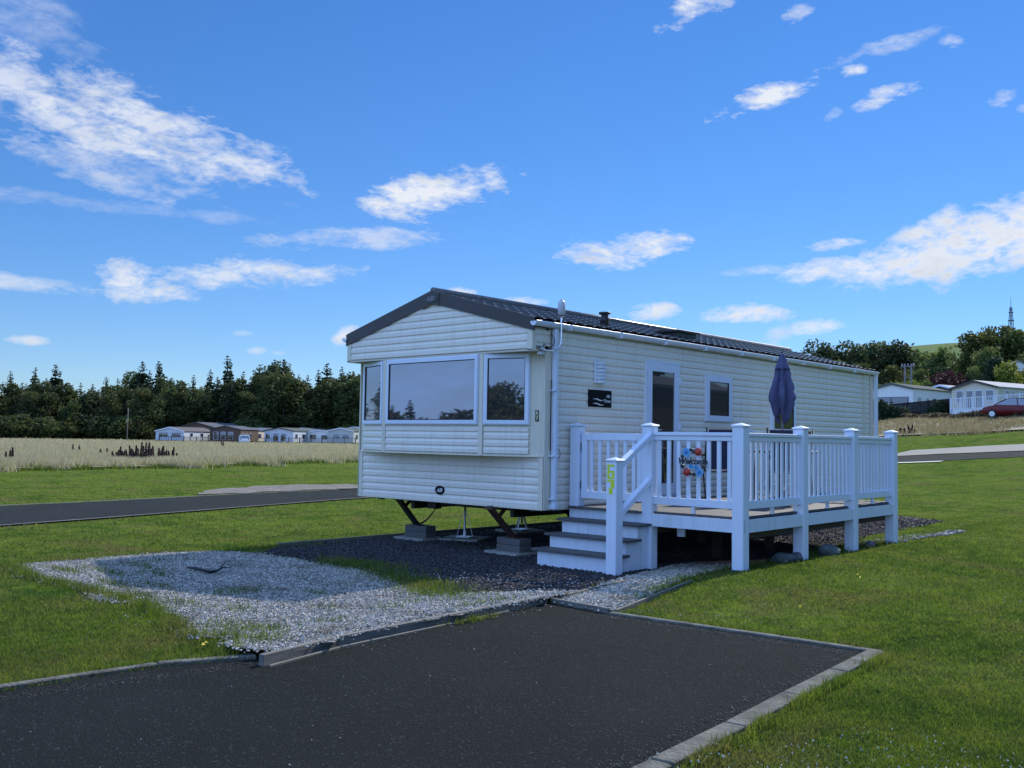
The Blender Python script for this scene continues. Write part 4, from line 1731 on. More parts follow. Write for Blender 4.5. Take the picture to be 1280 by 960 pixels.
def tuft_spot(cx_, cy_, rx, ry, n, hh):
    q = rng.normal(0, 1, (n, 2)) * (rx, ry) + (cx_, cy_)
    tx.extend(q[:, 0]); ty.extend(q[:, 1]); th_.extend(hh * (.3 + .9 * rng.random(n)))


tuft_line([(-3.75, -4.95), (-2.7, -5.15), (-1.5, -5.1), (-.2, -5.1), (1.2, -5.5), (1.6, -5.35), (2.05, -5.75)], 900, .06, .075)
tuft_line([(-3.75, -4.95), (-3.8, -3.2), (-3.5, -2.4), (-3.5, -1.5)], 500, .06, .055)
tuft_line([(2.62, -1.6), (2.35, -.5), (2.25, .5), (2.3, 1.3), (2.3, 4.0), (2.2, 8.0)], 500, .06, .065)
tuft_line([(2.90, -2.2), (5.0, -2.05)], 500, .02, .045)
tuft_line([(5.22, -2.3), (5.50, -5.4)], 900, .025, .06)
tuft_line([(1.68, -8.2), (1.84, -6.1), (2.06, -5.6)], 700, .02, .05)
tuft_line([(-1.6, -2.15), (-.9, -2.1), (.1, -2.35), (1.0, -2.75)], 900, .14, .06)
for (a_, b_, c_, d_, n_) in ((.3, -2.35, .45, .16, 1500), (1.0, -2.75, .32, .14, 900), (-1.1, -1.85, .45, .16, 1100), (-1.5, -1.9, .25, .12, 400),
                             (-2.9, -4.7, .22, .05, 240), (-2.4, -4.4, .3, .06, 300), (-1.6, -4.75, .22, .07, 280), (-.7, -4.9, .25, .06, 300), (-.35, -4.1, .12, .14, 260),
                             (.5, -4.6, .14, .09, 120), (1.1, -5.1, .2, .12, 330), (1.5, -5.0, .15, .1, 260), (1.9, -5.3, .12, .10, 260), (-2.0, -4.1, .2, .05, 160), (-2.6, -3.9, .25, .06, 200), (-1.2, -4.5, .2, .05, 160), (-.1, -4.8, .2, .08, 180), (.2, -3.6, .1, .07, 80), (.9, -4.0, .1, .08, 70),
                             (1.3, -3.6, .1, .08, 70), (1.6, -4.5, .12, .1, 110), (1.9, -3.0, .06, .25, 200), (1.2, -3.2, .12, .1, 80), (-3.0, -3.6, .15, .2, 160),
                             (2.2, -3.45, .03, .17, 240), (2.45, -.95, .12, .3, 420), (2.05, .5, .1, .12, 130), (1.85, -1.2, .08, .1, 60),
                             (2.05, 4.0, .2, .5, 1500), (2.0, 5.0, .2, .5, 900), (2.2, 2.3, .1, .4, 500), (-3.3, -1.2, .2, .4, 300)):
    tuft_spot(a_, b_, c_, d_, n_, .055)
tx, ty, th_ = np.array(tx), np.array(ty), np.array(th_)
k_ = ~in_poly(P_APRON, tx, ty) | (np.abs(ty + 3.45) < .5)
blades('grass_tufts', tx[k_], ty[k_], None, th_[k_], .007, BLADE, zf=lambda a, b: np.where(in_poly(P_WHITE, a, b), h_white(a, b), g(a, b)) + .015, lean=.8, kind='stuff')

# clover heads and dandelions
x, y, r = screen_scatter(9000, 4.2, 30, p=1.8)
pn = np.sin(x * 1.1 + 1) * np.sin(y * 1.4 + 2) + .5 * np.sin(x * 3.7) * np.sin(y * 3.1)
ok = (pn > .55) & ~(in_poly(P_WR, x, y) | in_poly(P_GR, x, y) | in_poly(P_APRON, x, y) | in_poly(P_PATH, x, y) | in_poly(P_ROAD, x, y))
x, y, r = x[ok], y[ok], r[ok]
n = len(x)
s_ = .0022 + .0042 * rng.random(n) ** 2 + .0001 * r
z = g(x, y) + .045
OCT = np.array([(1, 0, 0), (-1, 0, 0), (0, 1, 0), (0, -1, 0), (0, 0, 1), (0, 0, -1)], float)
OF = np.array([(0, 2, 4), (2, 1, 4), (1, 3, 4), (3, 0, 4), (2, 0, 5), (1, 2, 5), (3, 1, 5), (0, 3, 5)])


def octs(name, P, Sc, material, val=None, rot=True, **tags):
    n = len(P)
    B = np.repeat(OCT[None], n, 0)
    if rot:
        B = B * (1 + .35 * (rng.random((n, 6, 1)) - .5) * 2)
        A_ = rng.random(n) * 2 * np.pi
        E_ = rng.random(n) * np.pi
        c, s = np.cos(A_)[:, None], np.sin(A_)[:, None]
        xx = B[..., 0] * c - B[..., 1] * s
        yy = B[..., 0] * s + B[..., 1] * c
        c, s = np.cos(E_)[:, None], np.sin(E_)[:, None]
        zz = B[..., 2] * c - xx * s
        xx = B[..., 2] * s + xx * c
        B = np.stack([xx, yy, zz], -1)
    Vv = P[:, None, :] + B * Sc[:, None, :]
    Ff = OF[None] + (np.arange(n) * 6)[:, None, None]
    v_ = np.repeat(rng.random(n) if val is None else val, 6)
    return np_mesh(name, Vv.reshape(-1, 3), Ff.reshape(-1, 3), material, v_, **tags)


octs('clover_heads', np.stack([x, y, z], -1), np.stack([s_, s_, s_], -1), m_stone('clover_white', (.22, .24, .17), (.50, .50, .44)), kind='stuff')
dl = [hit(px, py) for px, py in ((1072, 724), (257, 812), (253, 815), (1075, 728), (45, 660), (1000, 765))]
dl = np.array([(a, b, float(g(a, b)) + .05) for a, b in dl])
octs('dandelion_flowers', dl, np.full((len(dl), 3), .016), mat('dandelion_yellow', (.75, .52, .02), .6), kind='stuff')


def stones(name, P, n, smin, smax, material, zf, spill=.05, flat=.65, dens=None, **tags):
    xs = [q[0] for q in P]
    ys = [q[1] for q in P]
    out = []
    tot = 0
    while tot < n:
        a = rng.uniform(min(xs) - .1, max(xs) + .1, n)
        b = rng.uniform(min(ys) - .1, max(ys) + .1, n)
        k = in_poly(P, a + rng.normal(0, spill, n), b + rng.normal(0, spill, n))
        if dens is not None:
            k &= rng.random(n) < dens(a, b)
        out.append(np.stack([a[k], b[k]], -1))
        tot += k.sum()
    q = np.concatenate(out)[:n]
    s = rng.uniform(smin, smax, n) * (1 + .5 * (rng.random(n) < .06))
    z = zf(q[:, 0], q[:, 1]) + s * .25
    Sc = np.stack([s * rng.uniform(.8, 1.3, n), s * rng.uniform(.7, 1.1, n), s * rng.uniform(flat - .15, flat + .25, n)], -1)
    return octs(name, np.concatenate([q, z[:, None]], 1), Sc, material, **tags)


stones('white_gravel', P_WHITE, 78000, .005, .0145, ST_W, lambda a, b: h_white(a, b) + .012, .06, kind='stuff')
stones('path_gravel', P_PATH, 17000, .006, .016, ST_W, lambda a, b: g(a, b) + .022, .03, kind='stuff')
stones('dark_gravel', P_DARK, 60000, .009, .021, ST_D, lambda a, b: g(a, b) + .008, .05, dens=lambda a, b: np.clip(1.2 - (b + 2) * .07, .25, 1), kind='stuff')
stones('scattered_white_stones', [(-.6, -2.6), (1.2, -2.8), (2.0, -2.2), (1.9, -.4), (1.2, -1.0), (-.2, -1.5)], 420, .007, .014, ST_W, lambda a, b: g(a, b) + .015, .15, kind='stuff')
stones('loose_chippings', [(2.15, -5.6), (2.35, -5.6), (2.25, -2.4), (2.1, -2.4)], 90, .004, .010, ST_W, lambda a, b: g(a, b) + .01, .02, kind='stuff')
stones('loose_chippings', [(2.3, -8), (5.2, -8), (5.0, -2.4), (2.3, -2.4)], 90, .003, .007, ST_W, lambda a, b: g(a, b) + .008, .02, kind='stuff')
ST_G = m_stone('edge_grit', (.03, .028, .022), (.17, .16, .13))
stones('edge_grit', [(2.75, -2.50), (5.0, -2.36), (5.0, -2.26), (2.75, -2.38)], 700, .002, .007, ST_G, lambda a, b: g(a, b) + .008, .03, kind='stuff')
stones('edge_grit', [(4.92, -2.4), (5.04, -2.4), (5.34, -5.8), (5.20, -5.8)], 900, .002, .006, ST_G, lambda a, b: g(a, b) + .008, .03, kind='stuff')
stones('edge_grit', [(1.78, -8.2), (2.24, -5.6), (2.35, -5.7), (1.95, -8.2)], 700, .002, .006, ST_G, lambda a, b: g(a, b) + .008, .03, kind='stuff')
stones('pebble_edge', [(1.75, 5.2), (2.15, 4.9), (2.5, 7.6), (2.2, 8.2)], 1500, .010, .030, ST_W, lambda a, b: g(a, b) + .01, .14, kind='stuff')

# ------------------------------------------------------------------ timber edgings
def edging(label, pts, w, z0, z1, material, group=None):
    mb = MB()
    for i in range(len(pts) - 1):
        a, b = Vector((*pts[i], 0)), Vector((*pts[i + 1], 0))
        za, zb_ = float(g(a.x, a.y)), float(g(b.x, b.y))
        e = (b - a).normalized() * .003
        a, b = a + e, b - e
        mb.beam((a.x, a.y, za + (z0 + z1) / 2), (b.x, b.y, zb_ + (z0 + z1) / 2), w, z1 - z0, ch=.004)
    o = mb.build('timber_edging', material, None, label=label, category='timber edging')
    return o


edging('long weathered board holding back the white gravel beside the black tarmac', [(2.37, -5.62), (2.22, -4.9), (2.135, -3.75), (2.065, -2.86), (2.01, -2.28)], .045, -.06, .082, BOARD)
edging('thin pale board lying at the foot of the long weathered board on the tarmac', [(2.44, -5.6), (2.29, -4.9), (2.19, -3.75), (2.11, -2.9)], .02, -.02, .022, BOARD_PALE)
edging('short dark board between tarmac corner and the white gravel path', [(2.06, -2.255), (2.76, -2.30)], .035, -.05, .055, BOARD)
edging('thin pale board between the dark gravel and the white gravel path by the steps', [(2.0, -2.2), (1.9, -1.3), (1.83, -.8)], .03, -.05, .045, BOARD_PALE)
edging('low board edging between gravel path and right lawn', [(2.78, -2.22), (2.55, -.6)], .022, -.05, .035, BOARD_PALE)
edging('long pale timber edging between the dark gravel and the lawn beyond the caravan', [(-3.48, -1.55), (-3.5, .5), (-3.42, 3.2), (-3.36, 6.5), (-3.36, 10.5)], .035, -.05, .055, BOARD_PALE)
edging('brown plank lying on the ground in the dark under the decking', [(1.45, 1.25), (2.25, 1.55)], .06, .0, .05, WOODF)

# rocks by the posts and a broken branch on the gravel


def rock(x, y, sx, sy, sz, seed, label, a, b):
    rg = np.random.default_rng(seed)
    import bmesh
    bm = bmesh.new()
    bmesh.ops.create_icosphere(bm, subdivisions=3, radius=1)
    dirs = rg.normal(0, 1, (14, 3))
    dirs /= np.linalg.norm(dirs, axis=1)[:, None]
    for q in bm.verts:
        c = np.array(q.co)
        d = 1.0
        for k in range(14):
            d = min(d, .80 / max(.15, float(c @ dirs[k]))) if c @ dirs[k] > .8 else d
        c = c * d + rg.normal(0, .012, 3)
        q.co = (c[0] * sx, c[1] * sy, c[2] * sz)
    me = bpy.data.meshes.new('rock')
    bm.to_mesh(me)
    bm.free()
    me.materials.append(mat('rock_' + str(seed), a, .85, nscale=9, bump=.7, bscale=30, col2=b))
    o = link('rock', me, None, label=label, category='rock', group='rocks along the decking edge')
    o.location = (x, y, float(g(x, y)) + sz * .45)
    o.rotation_euler = (0, 0, seed)
    return o


rock(2.38, 1.75, .20, .11, .085, 1, 'dark green grey rock in front of the second decking post', (.035, .045, .045), (.10, .12, .12))
rock(2.42, 2.02, .11, .09, .085, 2, 'small white topped blue grey rock touching the second decking post', (.04, .05, .06), (.20, .22, .25))
rock(2.45, 2.86, .17, .13, .11, 3, 'largest mottled teal and white rock between second and third decking posts', (.02, .04, .04), (.16, .19, .19))
rock(2.38, 4.35, .08, .07, .07, 4, 'small dark purplish rock just past the third decking post', (.06, .055, .07), (.16, .15, .17))

mb = MB()
bp = [(*hit(px, py, .03), -.04) for px, py in ((234, 712.5), (243, 713.5), (252, 715.5), (263, 718.5), (271, 717), (276, 713))]
mb.tube(bp, [.010, .017, .016, .018, .014, .008], 7)
mb.tube([bp[4], (*hit(278, 714, .03), -.03), (*hit(287, 713, .03), -.04)], [.012, .008, .004], 6)
mb.tube([bp[5], (*hit(282, 708, .03), -.01)], [.008, .004], 6)
mb.build('fallen_branch', mat('dark_wet_bark', (.016, .017, .022), .7, var=.3), None, label='dark crooked fallen branch lying on the white gravel', category='branch')

# ------------------------------------------------------------------ long dry grass
# pale fields: left of the road as far as the wood, and the band on the right
def fieldmask(x, y):
    left = (x < -31.4 - .02 * y - np.clip((y - 5) * .30, 0, 20)) & (y < 60 + .3 * (-x))
    return left


FL = [(-31.6, -40), (-31.6, 5), (-33.2, 13.5), (-36.3, 21), (-39.3, 28.5), (-52, 70), (-72, 118), (-190, 175), (-220, 40), (-220, -60)]
drape('dry_grass_field', FL, mat('dry_grass_bed', (.22, .19, .13), .95, nscale=.5, bump=1, bscale=8, col2=(.38, .335, .245)), .10, None, 6, kind='stuff')
b0 = [hit(px, py) for px, py in ((1075, 548), (1125, 545.5), (1200, 543), (1290, 538))]
b1 = [hit(px, py) for px, py in ((1075, 524.5), (1125, 524), (1200, 522.5), (1290, 517.5))]
FR = b0 + b1[::-1]
drape('dry_grass_field', FR, mat('dry_grass_bed_brown', (.16, .135, .08), .95, nscale=.5, bump=1, bscale=8, col2=(.30, .26, .17)), .10, None, 3, kind='stuff')


def tall_grass(P, n, rmin, rmax, p, hh, a0, a1, mt_=None):
    x, y, r = screen_scatter(n, rmin, rmax, a0, a1, p)
    k = in_poly(P, x + 1.1 * np.sin(y * .9 + 2 * np.sin(y * .37)) + .8 * np.sin(y * 2.3) + rng.normal(0, .5, len(x)), y)
    x, y, r = x[k], y[k], r[k]
    cl = np.sin(x * .8 + np.sin(y)) * np.sin(y * .7 + 1.3 * np.sin(x * .5))
    h = hh * (.55 + .5 * rng.random(len(x)) + .12 * cl)
    blades('dry_grass', x, y, r, h, .010 + .0008 * r, mt_ or TALL, lean=.7, kind='stuff')


tall_grass(FL, 460000, 30, 185, 2.4, .50, -31, -6)
tall_grass(FR, 150000, 45, 130, 1.5, .36, 8, 31, TALL_BR)
# green fringe in front of the dry grass
x = rng.uniform(0, 1, 16000)
fr = np.array([(-31.4, -20), (-31.4, 5), (-33.0, 13.5), (-36.1, 21), (-39.1, 28.5), (-50, 66)])
seg_ = np.clip((x * (len(fr) - 1)).astype(int), 0, len(fr) - 2)
tt = x * (len(fr) - 1) - seg_
q = fr[seg_] + (fr[seg_ + 1] - fr[seg_]) * tt[:, None] + rng.normal(0, .55, (len(x), 2))
q[:, 0] -= .5 * np.sin(q[:, 1] * .9 + 2 * np.sin(q[:, 1] * .37))
blades('verge_grass', q[:, 0], q[:, 1], None, (.05 + .20 * rng.random(len(x))) * (.6 + .5 * np.sin(q[:, 1] * 1.7) ** 2), .05, BLADE, kind='stuff')

# ------------------------------------------------------------------ trees
LEAF_DK = m_leaf('spruce_needles', (.016, .032, .015), (.040, .062, .026), tr_=.2)
LEAF_MD = m_leaf('oak_leaves', (.040, .064, .016), (.115, .138, .034), (.130, .122, .032), tr_=.38)
LEAF_LT = m_leaf('ash_leaves', (.065, .10, .025), (.15, .18, .05), (.19, .18, .06), tr_=.4)
LEAF_YL = m_leaf('golden_leaves', (.14, .18, .022), (.26, .29, .05), tr_=.4)
LEAF_RD = m_leaf('copper_leaves', (.040, .014, .016), (.085, .030, .030), tr_=.15)
LEAF_WD = m_leaf('wood_leaves', (.034, .056, .018), (.095, .120, .036), (.115, .108, .034), tr_=.35)
LEAF_PN = m_leaf('pine_needles', (.026, .046, .018), (.070, .090, .034), (.085, .09, .03), tr_=.25)


def leaf_quads(P, size, rg, flat=0.0):
    """bent leaf-spray quads at points P"""
    n = len(P)
    a = rg.normal(0, 1, (n, 3))
    b = rg.normal(0, 1, (n, 3))
    a[:, 2] *= (1 - flat)
    b[:, 2] *= (1 - flat)
    a /= np.linalg.norm(a, axis=1)[:, None]
    b -= a * (a * b).sum(1)[:, None]
    b /= np.linalg.norm(b, axis=1)[:, None]
    s = size * rg.uniform(.55, 1.35, (n, 1))
    c = np.cross(a, b)
    V = np.stack([P - a * s, P + b * s * .6 + c * s * .18, P + a * s, P - b * s * .55 + c * s * .1], 1)
    return V


def crown_mesh(name, seed, h, r, base, leafs, size, material, lobes=11, parent=None, droop=0.0, top=1.0, gap=.0):
    rg = np.random.default_rng(seed)
    P = []
    L = []
    for k in range(lobes):
        t = (k + .5) / lobes
        z = base + (h - base) * (.12 + .80 * t)
        env = math.sin(math.pi * (.18 + .78 * t)) ** .7
        a = rg.uniform(0, 6.28)
        d = r * env * rg.uniform(.25, .72)
        rr = r * rg.uniform(.30, .52) * (.75 + .35 * env)
        L.append((d * math.cos(a), d * math.sin(a), z, rr))
    L.append((0, 0, base + (h - base) * .55, r * .55))
    tot = sum(q[3] ** 2 for q in L)
    for (lx, ly, lz, rr) in L:
        n = int(leafs * rr * rr / tot)
        # twig clusters on each lobe: many small clumps, most near the surface
        m_ = max(4, n // 9)
        d = rg.normal(0, 1, (m_, 3))
        d /= np.linalg.norm(d, axis=1)[:, None]
        rad = rr * rg.uniform(.45, 1.12, (m_, 1)) ** .6
        c = np.array((lx, ly, lz)) + d * rad * (1, 1, .78)
        q = np.repeat(c, 9, 0) + rg.normal(0, rr * .13 + size * .3, (m_ * 9, 3))
        P.append(q)
    P = np.concatenate(P)
    P = P[P[:, 2] > base * .6]
    P[:, 2] = np.minimum(P[:, 2], h + rg.normal(0, .15 * size, len(P)) + size)
    V = leaf_quads(P, size, rg)
    n = len(P)
    cl = np.sin(P[:, 0] * 1.7 + seed) * np.sin(P[:, 1] * 1.9) * np.sin(P[:, 2] * 1.5)
    val = np.repeat(np.clip(.5 + .35 * cl + rg.normal(0, .22, n), 0, 1), 4)
    return np_mesh(name, V.reshape(-1, 3), np.arange(4 * n).reshape(-1, 4), material, val, parent=parent), L


def trunk_mesh(h, r0, L, material, parent, seed=0, lean=.0):
    rg = random.Random(seed)
    mb = MB()
    pts, rs = [], []
    n = 6
    for i in range(n + 1):
        t = i / n
        pts.append((lean * h * t + rg.uniform(-.02, .02) * h * t, rg.uniform(-.02, .02) * h * t, h * t))
        rs.append(r0 * (1 - .8 * t) + (.5 * r0 if i == 0 else 0))
    mb.tube(pts, rs, 7)
    for (x, y, z, rr) in L[:9]:
        t = max(.25, min(.85, (z / h) - .18))
        p = Vector((lean * h * t, 0, h * t))
        q = Vector((x, y, z))
        m_ = p.lerp(q, .5) + Vector((0, 0, -.05 * h))
        mb.tube([p, m_, q], [r0 * .42 * (1.2 - t), r0 * .28, r0 * .08], 5)
    return mb.build('trunk', material, parent)


def make_broadleaf(seed, h, r, leafs, size, leafmat, label, name='tree', base=None, group=None, bark=BARK, lobes=11, category='tree'):
    o = thing(name, label, category, group=group)
    cm, L = crown_mesh('crown', seed, h, r, base if base is not None else h * .22, leafs, size, leafmat, lobes, parent=o)
    trunk_mesh(h * .82, max(.08, h * .018), L, bark, o, seed)
    return o


def make_conifer(seed, h, r, leafmat, label, name='conifer', base=.12, step=.42, ragged=.35, group=None, size=.34, bark=BARK):
    """whorls of drooping branches with needle sprays; uneven outline with bare gaps near the tip"""
    rg = np.random.default_rng(seed)
    o = thing(name, label, 'tree', group=group)
    mb = MB()
    mb.tube([(0, 0, 0), (rg.normal(0, .05), rg.normal(0, .05), h * .5), (0, 0, h * 1.0)], [h * .017, h * .011, .02], 6)
    P = []
    z = h * base
    br = []
    while z < h - .15:
        t = (z - h * base) / (h * (1 - base))
        R0 = r * (1 - t) ** .82 * (.85 + .3 * rg.random()) + .12
        nb_ = rg.integers(4, 7)
        a0_ = rg.random() * 6.28
        for k in range(nb_):
            if rg.random() < ragged * .35:
                continue
            a = a0_ + 6.28 * k / nb_ + rg.normal(0, .18)
            Lb = R0 * (1 - ragged * rg.random())
            n = max(3, int(Lb / size * 3.2))
            s = np.linspace(.12, 1, n)
            up = .22 * (1 - .2 * t)
            zz = z + Lb * (up * s - .42 * s ** 2) + rg.normal(0, .04, n)
            if t > .82:
                zz = z + Lb * s * .55
            wv = size * .9 * (1 - s * .55)
            q = np.stack([np.cos(a) * Lb * s, np.sin(a) * Lb * s, zz], -1)
            for _ in range(2):
                P.append(q + rg.normal(0, 1, (n, 3)) * np.minimum(wv, .12 + Lb * .22)[:, None] * (.55, .55, .22))
            br.append(((0, 0, z), tuple(q[-1])))
        z += step * (1 - .35 * t) * (.8 + .4 * rg.random())
    P = np.concatenate(P)
    V = leaf_quads(P, size * np.clip((h - P[:, 2:3]) / (h * .18), .45, 1), rg, .35)
    n = len(P)
    val = np.repeat(np.clip(rg.normal(.45, .25, n), 0, 1), 4)
    np_mesh('crown', V.reshape(-1, 3), np.arange(4 * n).reshape(-1, 4), leafmat, val, parent=o)
    for a, b in br[::3]:
        mb.tube([a, b], [.03, .008], 4, cap=False)
    mb.build('trunk', bark, o)
    return o


def place(o, x, y, rz=0.0, s=1.0, sz=None, dz=0.0):
    o.location = (x, y, float(g(x, y)) + dz)
    o.rotation_euler = (0, 0, rz)
    o.scale = (s, s, sz or s)
    return o


protos = {}
_U = 'first second third fourth fifth sixth seventh eighth ninth tenth eleventh twelfth thirteenth fourteenth fifteenth sixteenth seventeenth eighteenth nineteenth'.split()


def ordinal(n):
    if n < 20:
        return _U[n - 1]
    t = ('twent', 'thirt', 'fort', 'fift')[n // 10 - 2]
    return t + 'ieth' if n % 10 == 0 else t + 'y-' + _U[n % 10 - 1]


def number_row(objs, phrase, what=None):
    """labels for one row of alike things, counted from the left as seen"""
    k = sorted(objs, key=lambda o: math.atan2(o.location.x - CAM[0], o.location.y - CAM[1]))
    n = 0
    for o in k:
        n += 1
        kind = {'spruce_tree': 'pointed spruce', 'pine_tree': 'ragged pine', 'broadleaf_tree': 'rounded tree'}.get(o.name.split('.')[0], '')
        o['label'] = phrase.format(n=ordinal(n), kind=kind)




def tree_at(kind, px, dist, h, label=None, group=None, rz=None, wide=1.0, dz=0.0):
    o0, h0, used = protos[kind]
    if used:
        o = copy_tree(o0)
    else:
        o = o0
        protos[kind][2] = True
    if label:
        o['label'] = label
    if group:
        o['group'] = group
    x, y = at(px, dist)
    s = h / h0
    o.location = (x, y, float(g(x, y)) - .1 + dz)
    o.rotation_euler = (0, 0, random.uniform(0, 6.28) if rz is None else rz)
    o.scale = (s * wide, s * wide, s)
    return o


GW = 'trees of the dark wood behind the far caravans'
SP_L = 'dark spruce with pointed top in the wood beyond the dry field'
BR_L = 'rounded broadleaf tree in the dark wood beyond the dry field'
PI_L = 'ragged open topped pine rising from the wood beyond the dry field'
for i in range(4):
    protos['spruce%d' % i] = [make_conifer(20 + i, 13, (3.3, 2.8, 3.6, 3.0)[i], LEAF_DK, SP_L, 'spruce_tree', base=.10, step=.62, ragged=(.3, .5, .4, .6)[i], group=GW, size=.27), 13, False]
for i in range(2):
    protos['pine%d' % i] = [make_conifer(40 + i, 14, 2.6, LEAF_PN, PI_L, 'pine_tree', base=.45, step=.7, ragged=.75, group=GW, size=.30), 14, False]
for i in range(4):
    protos['wood%d' % i] = [make_broadleaf(50 + i, 11, (3.6, 4.2, 3.2, 3.9)[i], 7000, .25, LEAF_WD, BR_L, 'broadleaf_tree', base=1.6, group=GW, lobes=14, bark=BARK_PALE if i == 1 else BARK), 11, False]


def horizon(px):
    return 480 + F * math.tan(R(PIT)) + (px - 640) * math.tan(R(ROLL))


def top_h(px, py, dist, base_dz=0.0):
    """height of a tree whose top shows at this row"""
    x, y = at(px, dist)
    return (horizon(px) - py) / F * dist * 1.01 + CAM[2] - float(g(x, y)) + .1


# skyline of the left wood, read off the photograph (px, row)
SKY_L = [(-40, 480), (0, 478), (12, 474), (40, 471), (70, 464), (95, 480), (130, 472), (170, 468), (177, 458), (196, 458), (230, 470), (262, 470), (283, 452), (300, 462), (320, 460), (340, 456), (353, 453), (365, 463), (395, 462), (408, 455), (430, 456), (450, 458), (480, 460)]


def skyl(px):
    for (a, ya), (b, yb_) in zip(SKY_L, SKY_L[1:]):
        if a <= px <= b:
            return 4 + ya + (yb_ - ya) * (px - a) / (b - a)
    return 470


rr_ = random.Random(5)
px = -45
ROWA, ROWB, ROWC, ROWD, ROWE, ROWF = [], [], [], [], [], []
while px < 520:     # back row: conifers whose tips make the skyline
    k = rr_.choice(['spruce0', 'spruce1', 'spruce2', 'spruce3', 'spruce1', 'pine0', 'pine1', 'wood0'])
    dd = rr_.uniform(212, 222)
    ROWA.append(tree_at(k, px, dd, top_h(px, skyl(px) + rr_.uniform(-3, 9), dd), wide=rr_.uniform(.85, 1.15)))
    px += rr_.uniform(11, 17)
for (px, py, k) in ((12, 473, 'spruce1'), (43, 468, 'pine0'), (68, 464, 'spruce2'), (177, 458, 'spruce0'), (197, 457, 'spruce3'), (262, 466, 'spruce1'), (283, 449, 'spruce3'), (342, 453, 'spruce1'), (354, 452, 'spruce0'), (408, 456, 'spruce2'), (324, 459, 'pine1')):
    ROWA.append(tree_at(k, px, 208, top_h(px, py, 208)))
for row, (dd0, off, lo, hi) in enumerate(((203, 12, 8, 20), (195, 22, 10, 34))):
    px = -40 + row * 7
    while px < 500:
        k = rr_.choice(['wood0', 'wood1', 'wood2', 'wood3', 'spruce1', 'spruce2', 'spruce0'])
        dd = dd0 + rr_.uniform(-3, 3)
        (ROWB, ROWC)[row].append(tree_at(k, px, dd, top_h(px, skyl(px) + rr_.uniform(lo, hi), dd), wide=rr_.uniform(.95, 1.3)))
        px += rr_.uniform(14, 22)
# left end of the wood, only mirrored in the bay's left window and seen from the side
for k in range(16):
    a = R(YAW - 33 - k * 3.0)
    dd = 180 + rr_.uniform(-6, 8)
    o = copy_tree(protos['wood%d' % (k % 4)][0])
    o.location = (CAM[0] + math.sin(a) * dd, CAM[1] + math.cos(a) * dd, -.1)
    o.rotation_euler = (0, 0, k)
    o.scale = (1.25, 1.25, 1.1)
    o['label'] = 'tree at the left end of the dark wood, mirrored in the narrow left bay pane'
    o['group'] = 'trees mirrored in the bay windows'
# undergrowth along the foot of the wood
protos['bush'] = [make_broadleaf(71, 3.2, 2.4, 2600, .20, LEAF_WD, 'low dark bush at the foot of the wood beyond the dry field', 'bush', base=.2, lobes=8, group='bushes at the foot of the wood', category='bush'), 3.2, False]
for px in (35, 60, 84, 100, 122, 134, 150, 168, 178, 188, 240, 320, 410, 440, 10, -8):
    ROWD.append(tree_at('bush', px + rr_.uniform(-4, 4), rr_.uniform(188, 191), rr_.uniform(3, 5), wide=1.2))

# trees on the rising ground to the right: each read off the photograph
for i in range(3):
    protos['big%d' % i] = [make_broadleaf(80 + i, 10, (3.6, 4.0, 3.3)[i], 8000, .22, LEAF_MD, '', 'broadleaf_tree', base=1.2, lobes=18), 10, False]
protos['light0'] = [make_broadleaf(90, 8, 3.2, 6000, .20, LEAF_LT, '', 'broadleaf_tree', base=.9, lobes=15), 8, False]
protos['light1'] = [make_broadleaf(91, 8, 2.8, 6000, .20, LEAF_LT, '', 'broadleaf_tree', base=.9, lobes=13), 8, False]
protos['gold0'] = [make_broadleaf(92, 6, 2.2, 3800, .18, LEAF_YL, '', 'broadleaf_tree', base=.5, lobes=11), 6, False]
protos['copper'] = [make_broadleaf(93, 5, 3.0, 5000, .17, LEAF_RD, '', 'copper_tree', base=.5, lobes=12), 5, False]
protos['scots0'] = [make_broadleaf(94, 10, 3.2, 5200, .22, LEAF_PN, '', 'pine_tree', base=3.6, lobes=10), 10, False]
protos['column'] = [make_broadleaf(95, 7, 1.7, 5000, .18, LEAF_DK, '', 'cypress_tree', base=.2, lobes=16), 7, False]
protos['twiggy'] = [make_broadleaf(96, 9, 3.0, 2300, .20, LEAF_PN, '', 'broadleaf_tree', base=2.2, lobes=9), 9, False]
